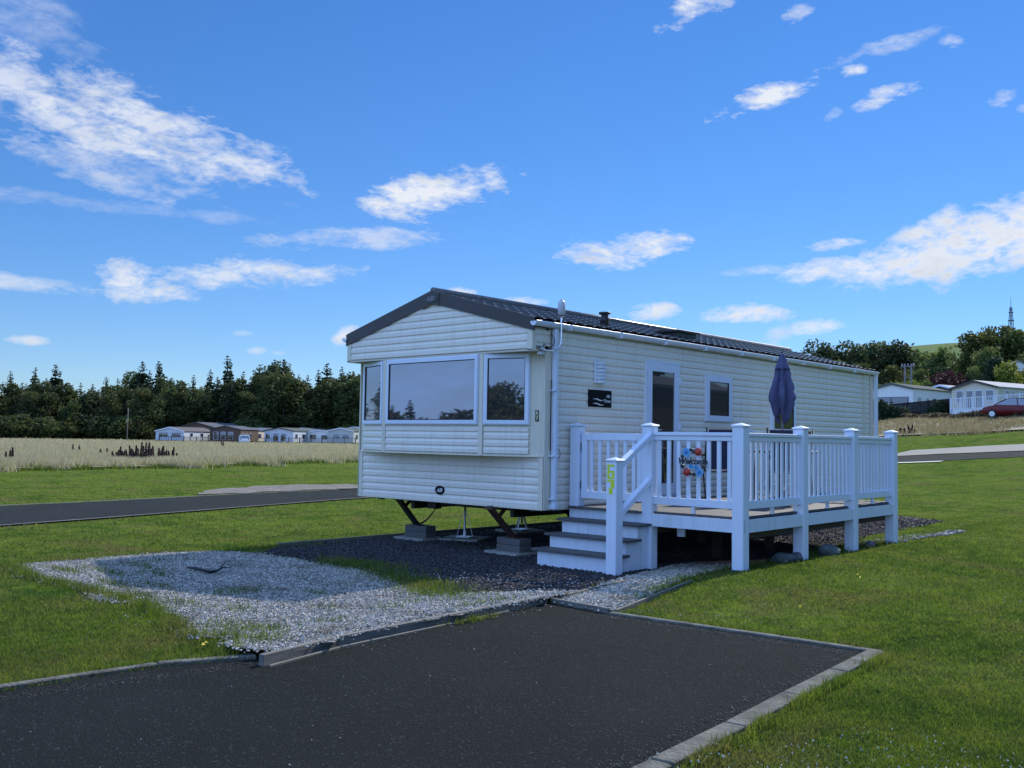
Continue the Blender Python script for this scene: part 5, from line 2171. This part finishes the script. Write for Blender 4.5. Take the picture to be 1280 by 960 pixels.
RT_ = [('twiggy', 1024, 150, 434, 1.0, 'thin topped tree just above the caravan roof, leftmost of the right hand trees'),
       ('scots0', 1042, 150, 440, 1.1, 'dark tree beside the thin topped tree, above the caravan roof'),
       ('twiggy', 1062, 152, 436, 1.1, 'feathery tree above the middle of the roof line at right'),
       ('scots0', 1082, 148, 441, 1.1, 'dark flat topped pine left of the tall dark tree'),
       ('big0', 1100, 142, 438, .95, 'broad lit tree rising above the rear downpipe of the caravan'),
       ('scots0', 1122, 140, 438, 1.15, 'tall dark pine above the pale far caravan roof'),
       ('big1', 1137, 142, 450, .8, 'dark tree next to the tall pine, behind the utility pole'),
       ('big2', 1045, 138, 458, 1.0, 'low dark tree in front of the thin topped tree'),
       ('big0', 1075, 136, 462, 1.0, 'low dark tree behind the rear end of the caravan roof'),
       ('big1', 1112, 132, 466, .95, 'dark shaded tree directly behind the pale far caravan'),
       ('light0', 1160, 138, 449, .95, 'pale green tree below the small grassy hill'),
       ('light1', 1180, 136, 446, .9, 'pale green tree with brown tint left of the small grassy hill'),
       ('light0', 1196, 132, 462, .75, 'bright green round tree in the dip before the hill'),
       ('big0', 1222, 128, 432, 1.05, 'tall dark oak rising beside the small grassy hill'),
       ('big1', 1246, 132, 428, 1.0, 'highest broad tree below the lattice mast'),
       ('big2', 1270, 130, 432, 1.1, 'broad tree just right below the lattice mast'),
       ('big0', 1296, 128, 436, 1.1, 'tree cut by the right edge of the view'),
       ('light1', 1236, 118, 448, .8, 'paler rounded tree in front of the highest trees'),
       ('column', 1247, 112, 456, .95, 'dark columnar cypress behind the caravan with white railings'),
       ('light0', 1216, 114, 468, .55, 'small light green tree behind the gable of the caravan with white railings'),
       ('gold0', 1262, 110, 464, .9, 'yellow green bushy tree right of the dark cypress'),
       ('gold0', 1279, 111, 474, .9, 'yellow green tree by the small white gable'),
       ('gold0', 1142, 116, 482, .7, 'small yellow green bush above the pale far caravan roof'),
       ('light1', 1160, 112, 483, .75, 'low pale bush between the yellow bush and the copper tree'),
       ('copper', 1190, 114, 474, 1.0, 'copper red leaved tree behind the small brown caravan'),
       ('copper', 1174, 116, 479, .6, 'small copper red bush left of the bigger copper tree'),
       ('light1', 1150, 128, 470, .9, 'mid green tree behind the utility pole'),
       ('big2', 1196, 122, 476, .7, 'dark low tree above the copper tree'),
       ('big1', 1306, 118, 452, 1.0, 'dark tree beyond the right edge beside the white gable')]
for (k, px, dd, py, wd, lab) in RT_:
    dd += 9
    tree_at(k, px, dd, top_h(px, py, dd), lab, wide=wd)
# rank hedge under the trees hides their feet
protos['hedge'] = [make_broadleaf(97, 2.4, 2.0, 2600, .15, LEAF_MD, 'rank green bush in the row behind the right hand caravans', 'bush', base=.05, lobes=9, group='bushes behind the right hand caravans', category='bush'), 2.4, False]
ROWG = []
for px in range(1010, 1330, 14):
    ROWG.append(tree_at('hedge', px + rr_.uniform(-4, 4), rr_.uniform(128, 138), rr_.uniform(2.6, 4.2), wide=1.3))

NEIGHBOUR = [('wood0', 26, 62, .75), ('wood1', 34, 64, .8), ('wood2', 42, 62, .75), ('wood3', 19, 66, .75), ('wood0', 48, 70, .9), ('wood2', 30, 70, .9)]
for (k, x, y, s) in NEIGHBOUR:
    o = copy_tree(protos[k][0])
    o['label'] = 'dark tree beyond the right edge, mirrored in the door and side window panes'
    o['group'] = 'trees mirrored in the side windows'
    o.location = (x, y, float(g(x, y)) - .1)
    o.scale = (s, s, s)
# trees behind the viewer, mirrored in the bay windows
GM = 'trees mirrored in the bay windows'
for (x, y, s, k) in ((-14, -40, .62, 'wood0'), (-8, -44, .7, 'wood1'), (-2, -43, .72, 'wood2'), (4, -45, .66, 'wood3'), (-5, -52, .8, 'spruce0'), (1, -50, .8, 'wood1'), (9, -46, .7, 'wood0'), (-11, -50, .75, 'wood3')):
    o = copy_tree(protos[k][0])
    o['label'] = 'dark tree across the lawn, mirrored in the right bay window'
    o['group'] = GM
    o.location = (x, y, -.1)
    o.rotation_euler = (0, 0, x)
    o.scale = (s * .8, s * .8, s * .62)
for j in range(15):
    t = j / 14
    x, y = -39 + 14 * t, -27 - 2 * t
    k = ('spruce1', 'spruce3', 'bush', 'spruce0', 'bush')[j % 5]
    o = copy_tree(protos[k][0])
    o['label'] = 'young conifer across the lawn, mirrored in the middle bay window'
    o['category'] = 'tree'
    o['group'] = GM
    o.location = (x + rr_.uniform(-1, 1), y + rr_.uniform(-2, 2), -.1)
    s = rr_.uniform(.20, .30) if 'spruce' in k else rr_.uniform(.75, .95)
    o.scale = (s * 1.3, s * 1.3, s)


# ------------------------------------------------------------------ far holiday homes
def far_home(px, dist, rz, w, l, h, rise, wallm, roofm, label, front=(), side=(), trim=WHITE, floor=.5, name='static_caravan', skirt=None, group=None, dz=0):
    """front faces local -Y; side is local +X. windows: (u0, u1, z0, z1) as shares of the wall"""
    x, y = at(px, dist)
    o = thing(name, label, 'static caravan', (x, y, float(g(x, y)) + dz), rz, group)
    mb = MB()
    z0, z1 = floor, h - rise
    mb.prism([(-w / 2, 0, z0), (w / 2, 0, z0), (w / 2, 0, z1), (0, 0, h - .03), (-w / 2, 0, z1)], None, (0, l, 0))
    mb.build('wall', wallm, o)
    mb = MB()
    e = .16
    for s in (-1, 1):
        poly = [(0, -e, h - .02), (s * (w / 2 + .12), -e, z1 - .05), (s * (w / 2 + .12), -e, z1 + .05), (0, -e, h + .10)]
        mb.prism(poly if s > 0 else poly[::-1], None, (0, l + 2 * e, 0))
    mb.build('roof', roofm, o)
    mb = MB()
    for s in (-1, 1):
        poly = [(0, -e - .03, h - .10), (s * (w / 2 + .14), -e - .03, z1 - .13), (s * (w / 2 + .14), -e - .03, z1 + .06), (0, -e - .03, h + .11)]
        mb.prism(poly if s > 0 else poly[::-1], None, (0, .028, 0))
    mb.build('fascia_board', trim, o)
    if skirt:
        mb = MB()
        mb.box(-w / 2 + .03, w / 2 - .03, .03, l - .03, -.1, z0)
        mb.build('skirt', skirt, o)
    else:
        mb = MB()
        for s in (-1, 1):
            for yy in np.arange(.6, l, 2.2):
                mb.box(s * w / 3 - .1, s * w / 3 + .1, yy, yy + .3, -.1, z0)
        mb.build('footings', CONC_BLOCK, o)
    for (u0, u1, a, b) in front:
        wd = link('window', None, o)
        mb = MB()
        mb.box(-w / 2 + u0 * w, -w / 2 + u1 * w, -.05, .0, a, b)
        mb.build('frame', trim if trim is not BROWN else WHITE, wd)
        mb = MB()
        f = .06
        mb.box(-w / 2 + u0 * w + f, -w / 2 + u1 * w - f, -.07, -.052, a + f, b - f)
        mb.build('pane', GLASS_SIDE, wd)
    for (u0, u1, a, b) in side:
        wd = link('window', None, o)
        mb = MB()
        mb.box(w / 2, w / 2 + .05, u0 * l, u1 * l, a, b)
        mb.build('frame', WHITE, wd)
        mb = MB()
        f = .06
        mb.box(w / 2 + .052, w / 2 + .07, u0 * l + f, u1 * l - f, a + f, b - f)
        mb.build('pane', GLASS_SIDE, wd)
    if group:
        o.scale = (1, 1, .82)
    return o


WC = mat('cream_far_wall', (.56, .51, .40), .6)
WB = mat('pale_blue_far_wall', (.48, .54, .60), .6)
WG = mat('sage_grey_far_wall', (.40, .44, .42), .6)
WN = mat('brown_far_wall', (.09, .055, .035), .7)
WW = mat('white_far_wall', (.72, .72, .70), .55)
RG = mat('grey_felt_roof', (.10, .105, .12), .9, spec=.1)
RB = mat('brown_felt_roof', (.075, .065, .065), .75)
RLT = mat('pale_metal_roof', (.30, .31, .32), .8, spec=.1)
RGN = mat('green_grey_roof', (.10, .115, .105), .95, spec=.05)
GF = 'static caravans in front of the dark wood'
A35 = R(33)
w2 = ((.10, .45, 1.2, 2.1), (.55, .90, 1.2, 2.1))
far_home(214, 166, A35, 4.9, 11, 3.05, .75, WB, RB, 'pale blue gabled caravan with white roof edges, leftmost in front of the wood', w2, ((.18, .26, 1.3, 2.0), (.5, .58, 1.3, 2.0), (.80, .86, .6, 2.1)), WHITE, skirt=WN, group=GF)
far_home(247, 178, A35, 7.5, 17, 4.3, 1.15, WN, RG, 'big brown chalet with low pitched grey roof behind the leftmost caravans', ((.3, .45, 1.3, 2.2),), ((.3, .35, 1.3, 2.2),), BROWN, group=GF)
far_home(283, 168, A35, 5.4, 7, 3.5, .7, WN, RG, 'dark brown gabled caravan with pale front windows beside the white car', ((.12, .28, .7, 2.3), (.36, .52, .7, 2.3), (.60, .76, .7, 2.3)), ((.1, .2, .7, 2.1), (.3, .36, .7, 2.1), (.5, .6, .7, 2.1)), BROWN, group=GF)
far_home(303, 174, A35, 5.0, 17, 3.3, .6, WC, RG, 'cream caravan with long grey roof half hidden behind the dark brown one', ((.2, .4, .7, 2.1),), ((.05, .15, 1.2, 2.1), (.3, .36, .6, 2.1), (.45, .55, 1.2, 2.1), (.75, .85, 1.2, 2.1)), WHITE, group=GF)
far_home(326, 180, A35, 4.6, 12, 3.3, .6, WC, RG, 'cream caravan between the brown one and the blue one with two tall doors', ((.2, .4, .7, 2.1),), ((.1, .2, 1.2, 2.1), (.5, .56, .6, 2.1)), WHITE, group=GF)
far_home(350, 170, A35, 5.2, 13, 3.4, .6, WB, RGN, 'pale blue caravan with two tall dark patio doors in its gable', ((.05, .2, 1.1, 2.2), (.30, .50, .6, 2.3), (.56, .76, .6, 2.3)), ((.06, .14, 1.2, 2.2), (.3, .4, 1.2, 2.2), (.6, .66, .6, 2.2)), BROWN, group=GF)
far_home(378, 180, A35, 5.0, 13, 3.5, .5, WG, RGN, 'grey caravan with low wide roof right behind the patio door caravan', ((.15, .45, 1.1, 2.2), (.55, .85, 1.1, 2.2)), ((.1, .25, 1.2, 2.2), (.5, .6, 1.2, 2.2)), WHITE, group=GF)
far_home(400, 174, A35, 4.2, 11, 3.1, .5, WW, RGN, 'white caravan end with small round windows left of the gable with dark window', ((.1, .4, 1.1, 2.2), (.6, .9, 1.1, 2.2)), ((.1, .25, 1.2, 2.2),), WHITE, group=GF)
far_home(427, 168, A35, 4.6, 12, 3.5, .6, WG, RGN, 'sage gabled caravan with one black window, nearest the big caravan edge', ((.20, .48, 1.3, 2.3), (.56, .84, 1.3, 2.3)), ((.1, .18, 1.2, 2.2), (.4, .5, 1.2, 2.2)), WHITE, group=GF)
far_home(444, 178, A35, 4.8, 12, 3.9, .6, WC, RG, 'cream caravan with dark roof just showing left of the big caravan', (), ((.1, .18, 1.2, 2.2),), WHITE, group=GF)

nb = far_home(640, 60, R(-3), 3.8, 11, 3.4, .5, WN, RG, 'brown neighbouring caravan beyond the right edge, mirrored in the side windows', w2, ((.1, .2, 1.2, 2.2), (.4, .47, .6, 2.2), (.7, .8, 1.2, 2.2)), BROWN)
nb.location = (13.5, 15.5, float(g(13.5, 15.5)))
# deck skirts in front of the far row
def rail_fence(p0, p1, h, material, label, name='fence', n=None, solid=False, category='fence', skirtm=None, dz=0):
    a, b = Vector((*p0, float(g(*p0)) + dz)), Vector((*p1, float(g(*p1)) + dz))
    o = thing(name, label, category, a, 0)
    L = (b - a)
    k = n or max(2, round(L.length / 1.8))
    for i in range(k + 1):
        p = L * (i / k)
        mb = MB()
        mb.box(p.x - .05, p.x + .05, p.y - .05, p.y + .05, p.z - .15, p.z + h + .08)
        mb.build('post', material, o)
    mb = MB()
    up = Vector((0, 0, 1))
    mb.beam(up * h, L + up * h, .06, .07)
    mb.beam(up * (h * .35 if not skirtm else h - .95), L + up * (h * .35 if not skirtm else h - .95), .05, .07)
    mb.build('rail', material, o)
    mb = MB()
    nb_ = int(L.length / (.24 if not solid else .15))
    zlo = .05 if not skirtm else h - .9
    for i in range(nb_):
        p = L * ((i + .5) / nb_)
        wv = .03 if not solid else .068
        q = L.normalized() * wv
        mb.prism([p - q + up * zlo, p + q + up * zlo, p + q + up * (h - .03), p - q + up * (h - .03)], None, Vector((-L.y, L.x, 0)).normalized() * .02)
    mb.build('pickets', material, o)
    if skirtm:
        mb = MB()
        for j in range(5):
            z0_ = j * (h - 1.02) / 5 - .05
            z1_ = z0_ + (h - 1.02) / 5 - .02
            mb.prism([up * z0_, L + up * z0_, L + up * z1_, up * z1_], None, Vector((-L.y, L.x, 0)).normalized() * .03)
        mb.build('skirt', skirtm, o)
    return o


DKF = mat('dark_brown_fence', (.055, .035, .025), .85, var=.3)
GYF = mat('grey_weathered_fence', (.15, .14, .12), .9, var=.3)
rail_fence(at(201, 163), at(232, 162.5), 1.0, DKF, 'low dark fence in front of the leftmost pale blue caravan')
rail_fence(at(232, 163), at(262, 170), 1.0, GYF, 'low grey picket fence along the cream side of the leftmost caravan')
rail_fence(at(262, 163), at(292, 162), 1.3, DKF, 'dark railing in front of the dark brown far caravan')
rail_fence(at(322, 164), at(346, 164), 1.0, GYF, 'weathered grey fence left of the patio door caravan')
rail_fence(at(362, 164), at(404, 166), 1.1, GYF, 'weathered grey fence along the middle of the far row')
rail_fence(at(404, 163), at(446, 163), 1.2, GYF, 'weathered grey fence before the sage gabled caravan')


# ------------------------------------------------------------------ cars
def car(px, dist, rz, paint, label, dz=0.0):
    x, y = at(px, dist)
    o = thing('parked_car', label, 'car', (x, y, float(g(x, y)) + dz), rz)
    # body of cross sections along x (length 4.2), width 1.75
    xs_ = [-2.1, -2.05, -1.85, -1.3, -.6, 0, .7, 1.0, 1.6, 1.95, 2.08]
    zl = [.45, .32, .25, .22, .22, .22, .22, .22, .25, .32, .42]
    zh = [.62, .78, .90, .93, .94, .95, .98, .98, .86, .74, .60]
    hw_ = [.60, .74, .82, .87, .88, .88, .88, .87, .82, .72, .60]
    vs, fs = [], []
    for a, b, c, d in zip(xs_, zl, zh, hw_):
        vs += [(a, -d * .95, b), (a, -d, (b + c) / 2), (a, -d * .93, c), (a, 0, c + .03), (a, d * .93, c), (a, d, (b + c) / 2), (a, d * .95, b)]
    n = 7
    for i in range(len(xs_) - 1):
        for k in range(n):
            k2 = (k + 1) % n
            fs.append((i * n + k, i * n + k2, (i + 1) * n + k2, (i + 1) * n + k))
    fs.append(tuple(range(n))[::-1])
    fs.append(tuple((len(xs_) - 1) * n + k for k in range(n)))
    mb = MB()
    mb.add(vs, fs, True)
    mb.build('body', paint, o)
    # glasshouse and roof
    mb = MB()
    prof = [(-1.9, .93), (-1.45, 1.36), (-.2, 1.46), (.35, 1.40), (1.15, .97)]
    vs = []
    for a, z in prof:
        d = .80 if z < 1.1 else .64
        vs += [(a, -d, z), (a, d, z)]
    fs = [(2 * i, 2 * i + 1, 2 * i + 3, 2 * i + 2) for i in range(4)] + [tuple(2 * i for i in range(5)), tuple(2 * i + 1 for i in range(5))[::-1]]
    mb.add(vs, fs)
    mb.build('window_glass', GLASS, o)
    mb = MB()
    vs = []
    for a, z in ((-1.47, 1.37), (-.9, 1.465), (-.2, 1.49), (.36, 1.43)):
        vs += [(a, -.66, z), (a, .66, z)]
    mb.add(vs, [(2 * i, 2 * i + 1, 2 * i + 3, 2 * i + 2) for i in range(3)], True)
    for s in (-1, 1):
        for (p, q) in (((-1.47, 1.37), (-1.9, .93)), ((-.35, 1.45), (-.4, .94)), ((.36, 1.42), (1.15, .97))):
            mb.beam((p[0], s * .655, p[1]), (q[0], s * .80, q[1]), .06, .05)
    mb.build('roof', paint, o)
    for sx in (-1.3, 1.3):
        for s in (-1, 1):
            mb = MB()
            mb.tube([(sx, s * .72, .31), (sx, s * .90, .31)], .31, 18, smooth=False)
            wh = mb.build('wheel', mat('tyre_rubber', (.012, .012, .012), .9), o)
            mb = MB()
            mb.tube([(sx, s * .905, .31), (sx, s * .912, .31)], .20, 14, smooth=False)
            mb.build('rim', GALV, wh)
    for s in (-1, 1):
        mb = MB()
        mb.box(1.93, 2.05, s * .62 - .14, s * .62 + .14, .62, .74)
        mb.build('headlight', mat('lamp_glass', (.7, .7, .7), .15), o)
        mb = MB()
        mb.box(-2.07, -1.98, s * .66 - .1, s * .66 + .1, .68, .82)
        mb.build('tail_light', mat('red_lamp', (.3, .01, .01), .3), o)
    return o


car(307, 161, R(150), mat('white_car_paint', (.66, .67, .68), .25, coat=.6), 'white car parked in front of the dark brown far caravan')

# ------------------------------------------------------------------ right hand homes
def tz(px, py, dist):
    """height above the terrain shown at this row"""
    return top_h(px, py, dist) - .1


far_home(1115, 108, R(-6), 4.6, 14, tz(1108, 486, 108) + .55, .55, WW, RGN, 'pale far caravan with green grey roof seen past the rear corner of the big caravan', ((.08, .5, 1.9, 2.7), (.5, .9, 1.9, 2.7)), ((.06, .12, 1.8, 2.7), (.2, .24, 1.5, 2.7), (.3, .36, 1.8, 2.7), (.52, .58, 1.8, 2.7), (.66, .7, 1.5, 2.7), (.8, .9, 1.8, 2.7)), RGN, floor=1.1, skirt=WN, dz=-.55)
far_home(1176, 116, R(-14), 3.9, 9, tz(1172, 489, 116) + .4, .5, WN, RLT, 'small brown caravan with pale roof between the two white far ones', ((.55, .9, 1.4, 2.3),), ((.1, .3, 1.4, 2.3),), WHITE, dz=-.4)
HC = far_home(1219, 97, R(-14), 4.4, 13, tz(1220, 485, 97) + .5, .60, WC, RLT, 'cream far caravan with black gable trim behind white railings at right', ((.10, .26, 1.5, 2.6), (.32, .48, 1.0, 2.6), (.52, .68, 1.0, 2.6), (.74, .92, 1.6, 2.6)), ((.08, .13, 1.4, 2.6), (.16, .19, 1.4, 2.6), (.26, .30, 2.3, 2.6), (.34, .46, 1.5, 2.6), (.58, .64, 1.2, 2.6)), BROWN, floor=1.0, skirt=WW, dz=-.5)
rail_fence(at(1189, 91.5), at(1292, 84.5), 1.72, WHITE_OLD, 'white picket veranda with boarded skirt in front of the cream far caravan', 'veranda', n=7, category='decking', skirtm=WW, dz=-.1)
rail_fence(at(1086, 104), at(1188, 101), 1.5, mat('dark_fence', (.014, .012, .013), .9), 'dark post and rail fence in front of the pale far caravan', solid=True)
car(1266, 81, R(193), mat('dark_red_car_paint', (.12, .006, .008), .35, coat=.1, spec=.3), 'dark red car parked before the white veranda at the right edge', dz=.0)
protos['scrub'] = [make_broadleaf(98, 1.5, 1.5, 2400, .10, m_leaf('brown_scrub', (.05, .04, .022), (.12, .095, .05)), 'low brown scrub bush at the top edge of the dry grass', 'bush', base=.02, lobes=9, group='scrub bushes above the dry grass', category='bush'), 1.5, False]
for px in list(range(1086, 1190, 12)) + list(range(1200, 1300, 9)):
    ROWE.append(tree_at('scrub', px + rr_.uniform(-3, 3), math.hypot(*(np.array(hit(px, 524 - max(0, px - 1190) * .03)) - CAM[:2])) + rr_.uniform(-1, 1), rr_.uniform(.35, .7) * (1.3 if px > 1250 else 1), wide=1.6))
protos['darkbush'] = [make_broadleaf(99, 2.0, 1.6, 3000, .12, LEAF_DK, 'dark hedge bush against the dark fence before the pale far caravan', 'bush', base=.02, lobes=9, group='dark bushes along the dark fence', category='bush'), 2.0, False]
for px in (1092, 1100, 1108, 1117, 1128, 1172, 1180):
    ROWF.append(tree_at('darkbush', px, 101, rr_.uniform(1.5, 2.1) * (1.1 if px < 1112 else .7)))

# white house gable among the trees
x, y = at(1275, 124)
hs = thing('house', 'white house gable with grey roof peeping from the trees at the right edge', 'house', (x, y, float(g(x, y))), R(30))
zz = tz(1275, 464, 124)
mb = MB()
mb.prism([(-1, 0, 0), (1, 0, 0), (1, 0, zz - .6), (0, 0, zz), (-1, 0, zz - .6)], None, (0, 6, 0))
mb.build('wall', WW, hs)
mb = MB()
for s in (-1, 1):
    poly = [(0, -.2, zz + .01), (s * 1.15, -.2, zz - .68), (s * 1.15, -.2, zz - .60), (0, -.2, zz + .09)]
    mb.prism(poly if s > 0 else poly[::-1], None, (0, 6.4, 0))
mb.build('roof', RG, hs)

# H shaped utility pole
x, y = at(1136, 117)
up_ = thing('utility_pole', 'grey H shaped utility pole in front of the dark trees', 'utility pole', (x, y, float(g(x, y))), R(-15))
hh_ = tz(1136, 463, 117)
mt = mat('grey_pole_wood', (.16, .15, .15), .8)
for s in (-.42, .42):
    mb = MB()
    mb.tube([(s, 0, -.2), (s, 0, hh_)], [.10, .08], 8)
    mb.build('pole', mt, up_)
mb = MB()
mb.box(-.85, .85, -.06, .06, hh_ - .35, hh_ - .22)
mb.box(-.5, .5, -.05, .05, hh_ - 1.6, hh_ - 1.5)
mb.build('crossarm', mt, up_)
for s in (-.75, 0, .75):
    mb = MB()
    mb.lathe([(.0, .24), (.05, .2), (.03, .15), (.06, .1), (.03, .05), (.03, 0)], (s, 0, hh_ - .22), 8)
    mb.build('insulator', WHITE_OLD, up_)

# leaning bare pole in front of the left wood
x, y = at(161, 172)
lpz = thing('telegraph_pole', 'thin pale wooden telegraph pole standing before the dark wood at left', 'telegraph pole', (x, y, -.1))
mb = MB()
mb.tube([(0, 0, 0), (0, 0, 5.6)], [.09, .06], 8)
mb.build('pole', BARK_PALE, lpz)
mb = MB()
mb.box(-.3, .3, -.04, .04, 5.2, 5.27)
mb.build('crossarm', BARK_PALE, lpz)

# lattice mast on the hill
md_ = 520
x, y = at(1266, md_)
zt_ = (horizon(1266) - 391) / F * md_ + CAM[2]
z0_ = (horizon(1266) - 445) / F * md_ + CAM[2]
gz_ = float(g(x, y))
ms = thing('lattice_mast', 'slender steel lattice radio mast on the hill behind the right hand trees', 'mast', (x, y, gz_))
H = zt_ - gz_
mmt = mat('mast_steel', (.10, .12, .15), .6)
w0 = 3.4


def mw(z):
    return w0 * max(.05, (1 - z / H)) * 1.0 + .12


for k in range(4):
    a = math.pi / 2 * k + .5
    mb = MB()
    mb.tube([(mw(z) * math.cos(a), mw(z) * math.sin(a), z) for z in (0, H * .35, H * .7, H * .9)], .14, 5)
    mb.build('leg', mmt, ms)
mb = MB()
nz_ = 16
for j in range(nz_):
    za, zb_ = H * .9 * j / nz_, H * .9 * (j + 1) / nz_
    for k in range(4):
        a, b = math.pi / 2 * k + .5, math.pi / 2 * (k + 1) + .5
        pa = (mw(za) * math.cos(a), mw(za) * math.sin(a), za)
        pb = (mw(zb_) * math.cos(b), mw(zb_) * math.sin(b), zb_)
        pc = (mw(za) * math.cos(b), mw(za) * math.sin(b), za)
        mb.tube([pa, pb], .09, 4, cap=False)
        mb.tube([pa, pc], .09, 4, cap=False)
mb.build('bracing', mmt, ms)
mb = MB()
mb.tube([(0, 0, H * .88), (0, 0, H)], [.16, .07], 6)
mb.build('spike', mmt, ms)
for f_ in (.60, .68, .76, .84):
    z = H * f_
    mb = MB()
    mb.lathe([(mw(z) + .9 - f_ * .5, 0), (mw(z) + .9 - f_ * .5, .35), (mw(z) * .5, .35), (mw(z) * .5, 0), (mw(z) + .9 - f_ * .5, 0)], (0, 0, z), 10, smooth=False)
    mb.build('platform', mmt, ms)

# dark dock stems in the dry field
DOCK = m_stone('dock_seed_heads', (.035, .018, .014), (.10, .055, .04))


def dock_plant(px, py, n, hgt, spread, label, group='dark dock stems in the dry grass', xy=None):
    x, y = xy or hit(px, py)
    o = thing('dock_plant', label, 'dock plant', (x, y, float(g(x, y))), 0, group)
    rg = random.Random(int(px * 7 + py))
    mb = MB()
    hd = MB()
    for i in range(n):
        a, b = rg.uniform(-spread, spread), rg.uniform(-.3, .3)
        hh = hgt * rg.uniform(.45, 1.1)
        ln_ = rg.uniform(-.22, .22)
        mb.tube([(a, b, 0), (a + ln_, b, hh)], .012, 4)
        for k in range(5):
            t = .45 + .11 * k
            hd.lathe([(0, -.08), (.10 - .012 * k, 0), (.03, .09)], (a + ln_ * t + rg.uniform(-.03, .03), b, hh * t), 5)
    mb.build('stem', DOCK, o)
    hd.build('seed_head', DOCK, o)
    return o


ROWH = []
DL_ = 'upright dark brown dock stems in the pale dry grass'
for (px, py, n, hgt, sp) in ((153, 581, 5, 1.25, .5), (168, 581, 4, 1.35, .35), (179, 581, 7, 1.3, .5), (190, 582, 9, 1.45, .55), (200, 581, 9, 1.55, .5), (209, 581, 5, 1.25, .35), (226, 581, 5, 1.3, .4)):
    ROWH.append(dock_plant(px - 13, py, n + 3, hgt * .68, sp, DL_))
for (px, py, n, hgt, sp, lab) in ((97, 570, 2, 1.2, .4, 'pair of thin dark stems left of the dock clump in the dry field'), (12, 583, 4, .9, .4, 'low dark weed at the left edge of the dry field'), (132, 574, 2, .9, .3, 'small weed just left of the dock clump'),
                                  (283, 562, 2, 1.2, .4, 'two thin dark stems in the dry field below the white car')):
    dock_plant(px, py, n, hgt, sp, lab, None)
for (px, py, n, hgt, sp, lab) in ((1128, 543, 3, .5, .4, 'small reddish dock in the right hand dry grass'), (1134, 543, 3, .7, .3, 'darkest dock stems in the right hand dry grass'), (1142, 543, 2, .5, .3, 'thin dock stems right of the darkest ones')):
    dock_plant(px, py, n, hgt, sp, lab, None)

number_row(ROWG, 'rank green bush behind the right hand caravans, {n} from the left')
number_row(ROWH, 'dark brown dock clump in the pale dry grass, {n} of seven from the left')
number_row(ROWA, '{kind} on the skyline of the dark wood, {n} treetop from its left end')
number_row(ROWB, '{kind} in the middle of the dark wood, {n} from its left end')
number_row(ROWC, '{kind} in the front row of the dark wood, {n} crown from its left end')
number_row(ROWD, 'low dark bush at the foot of the wood, {n} from the left')
number_row(ROWE, 'low brown scrub bush above the right hand dry grass, {n} from the left')
number_row(ROWF, 'dark hedge bush against the dark far fence, {n} from the left')
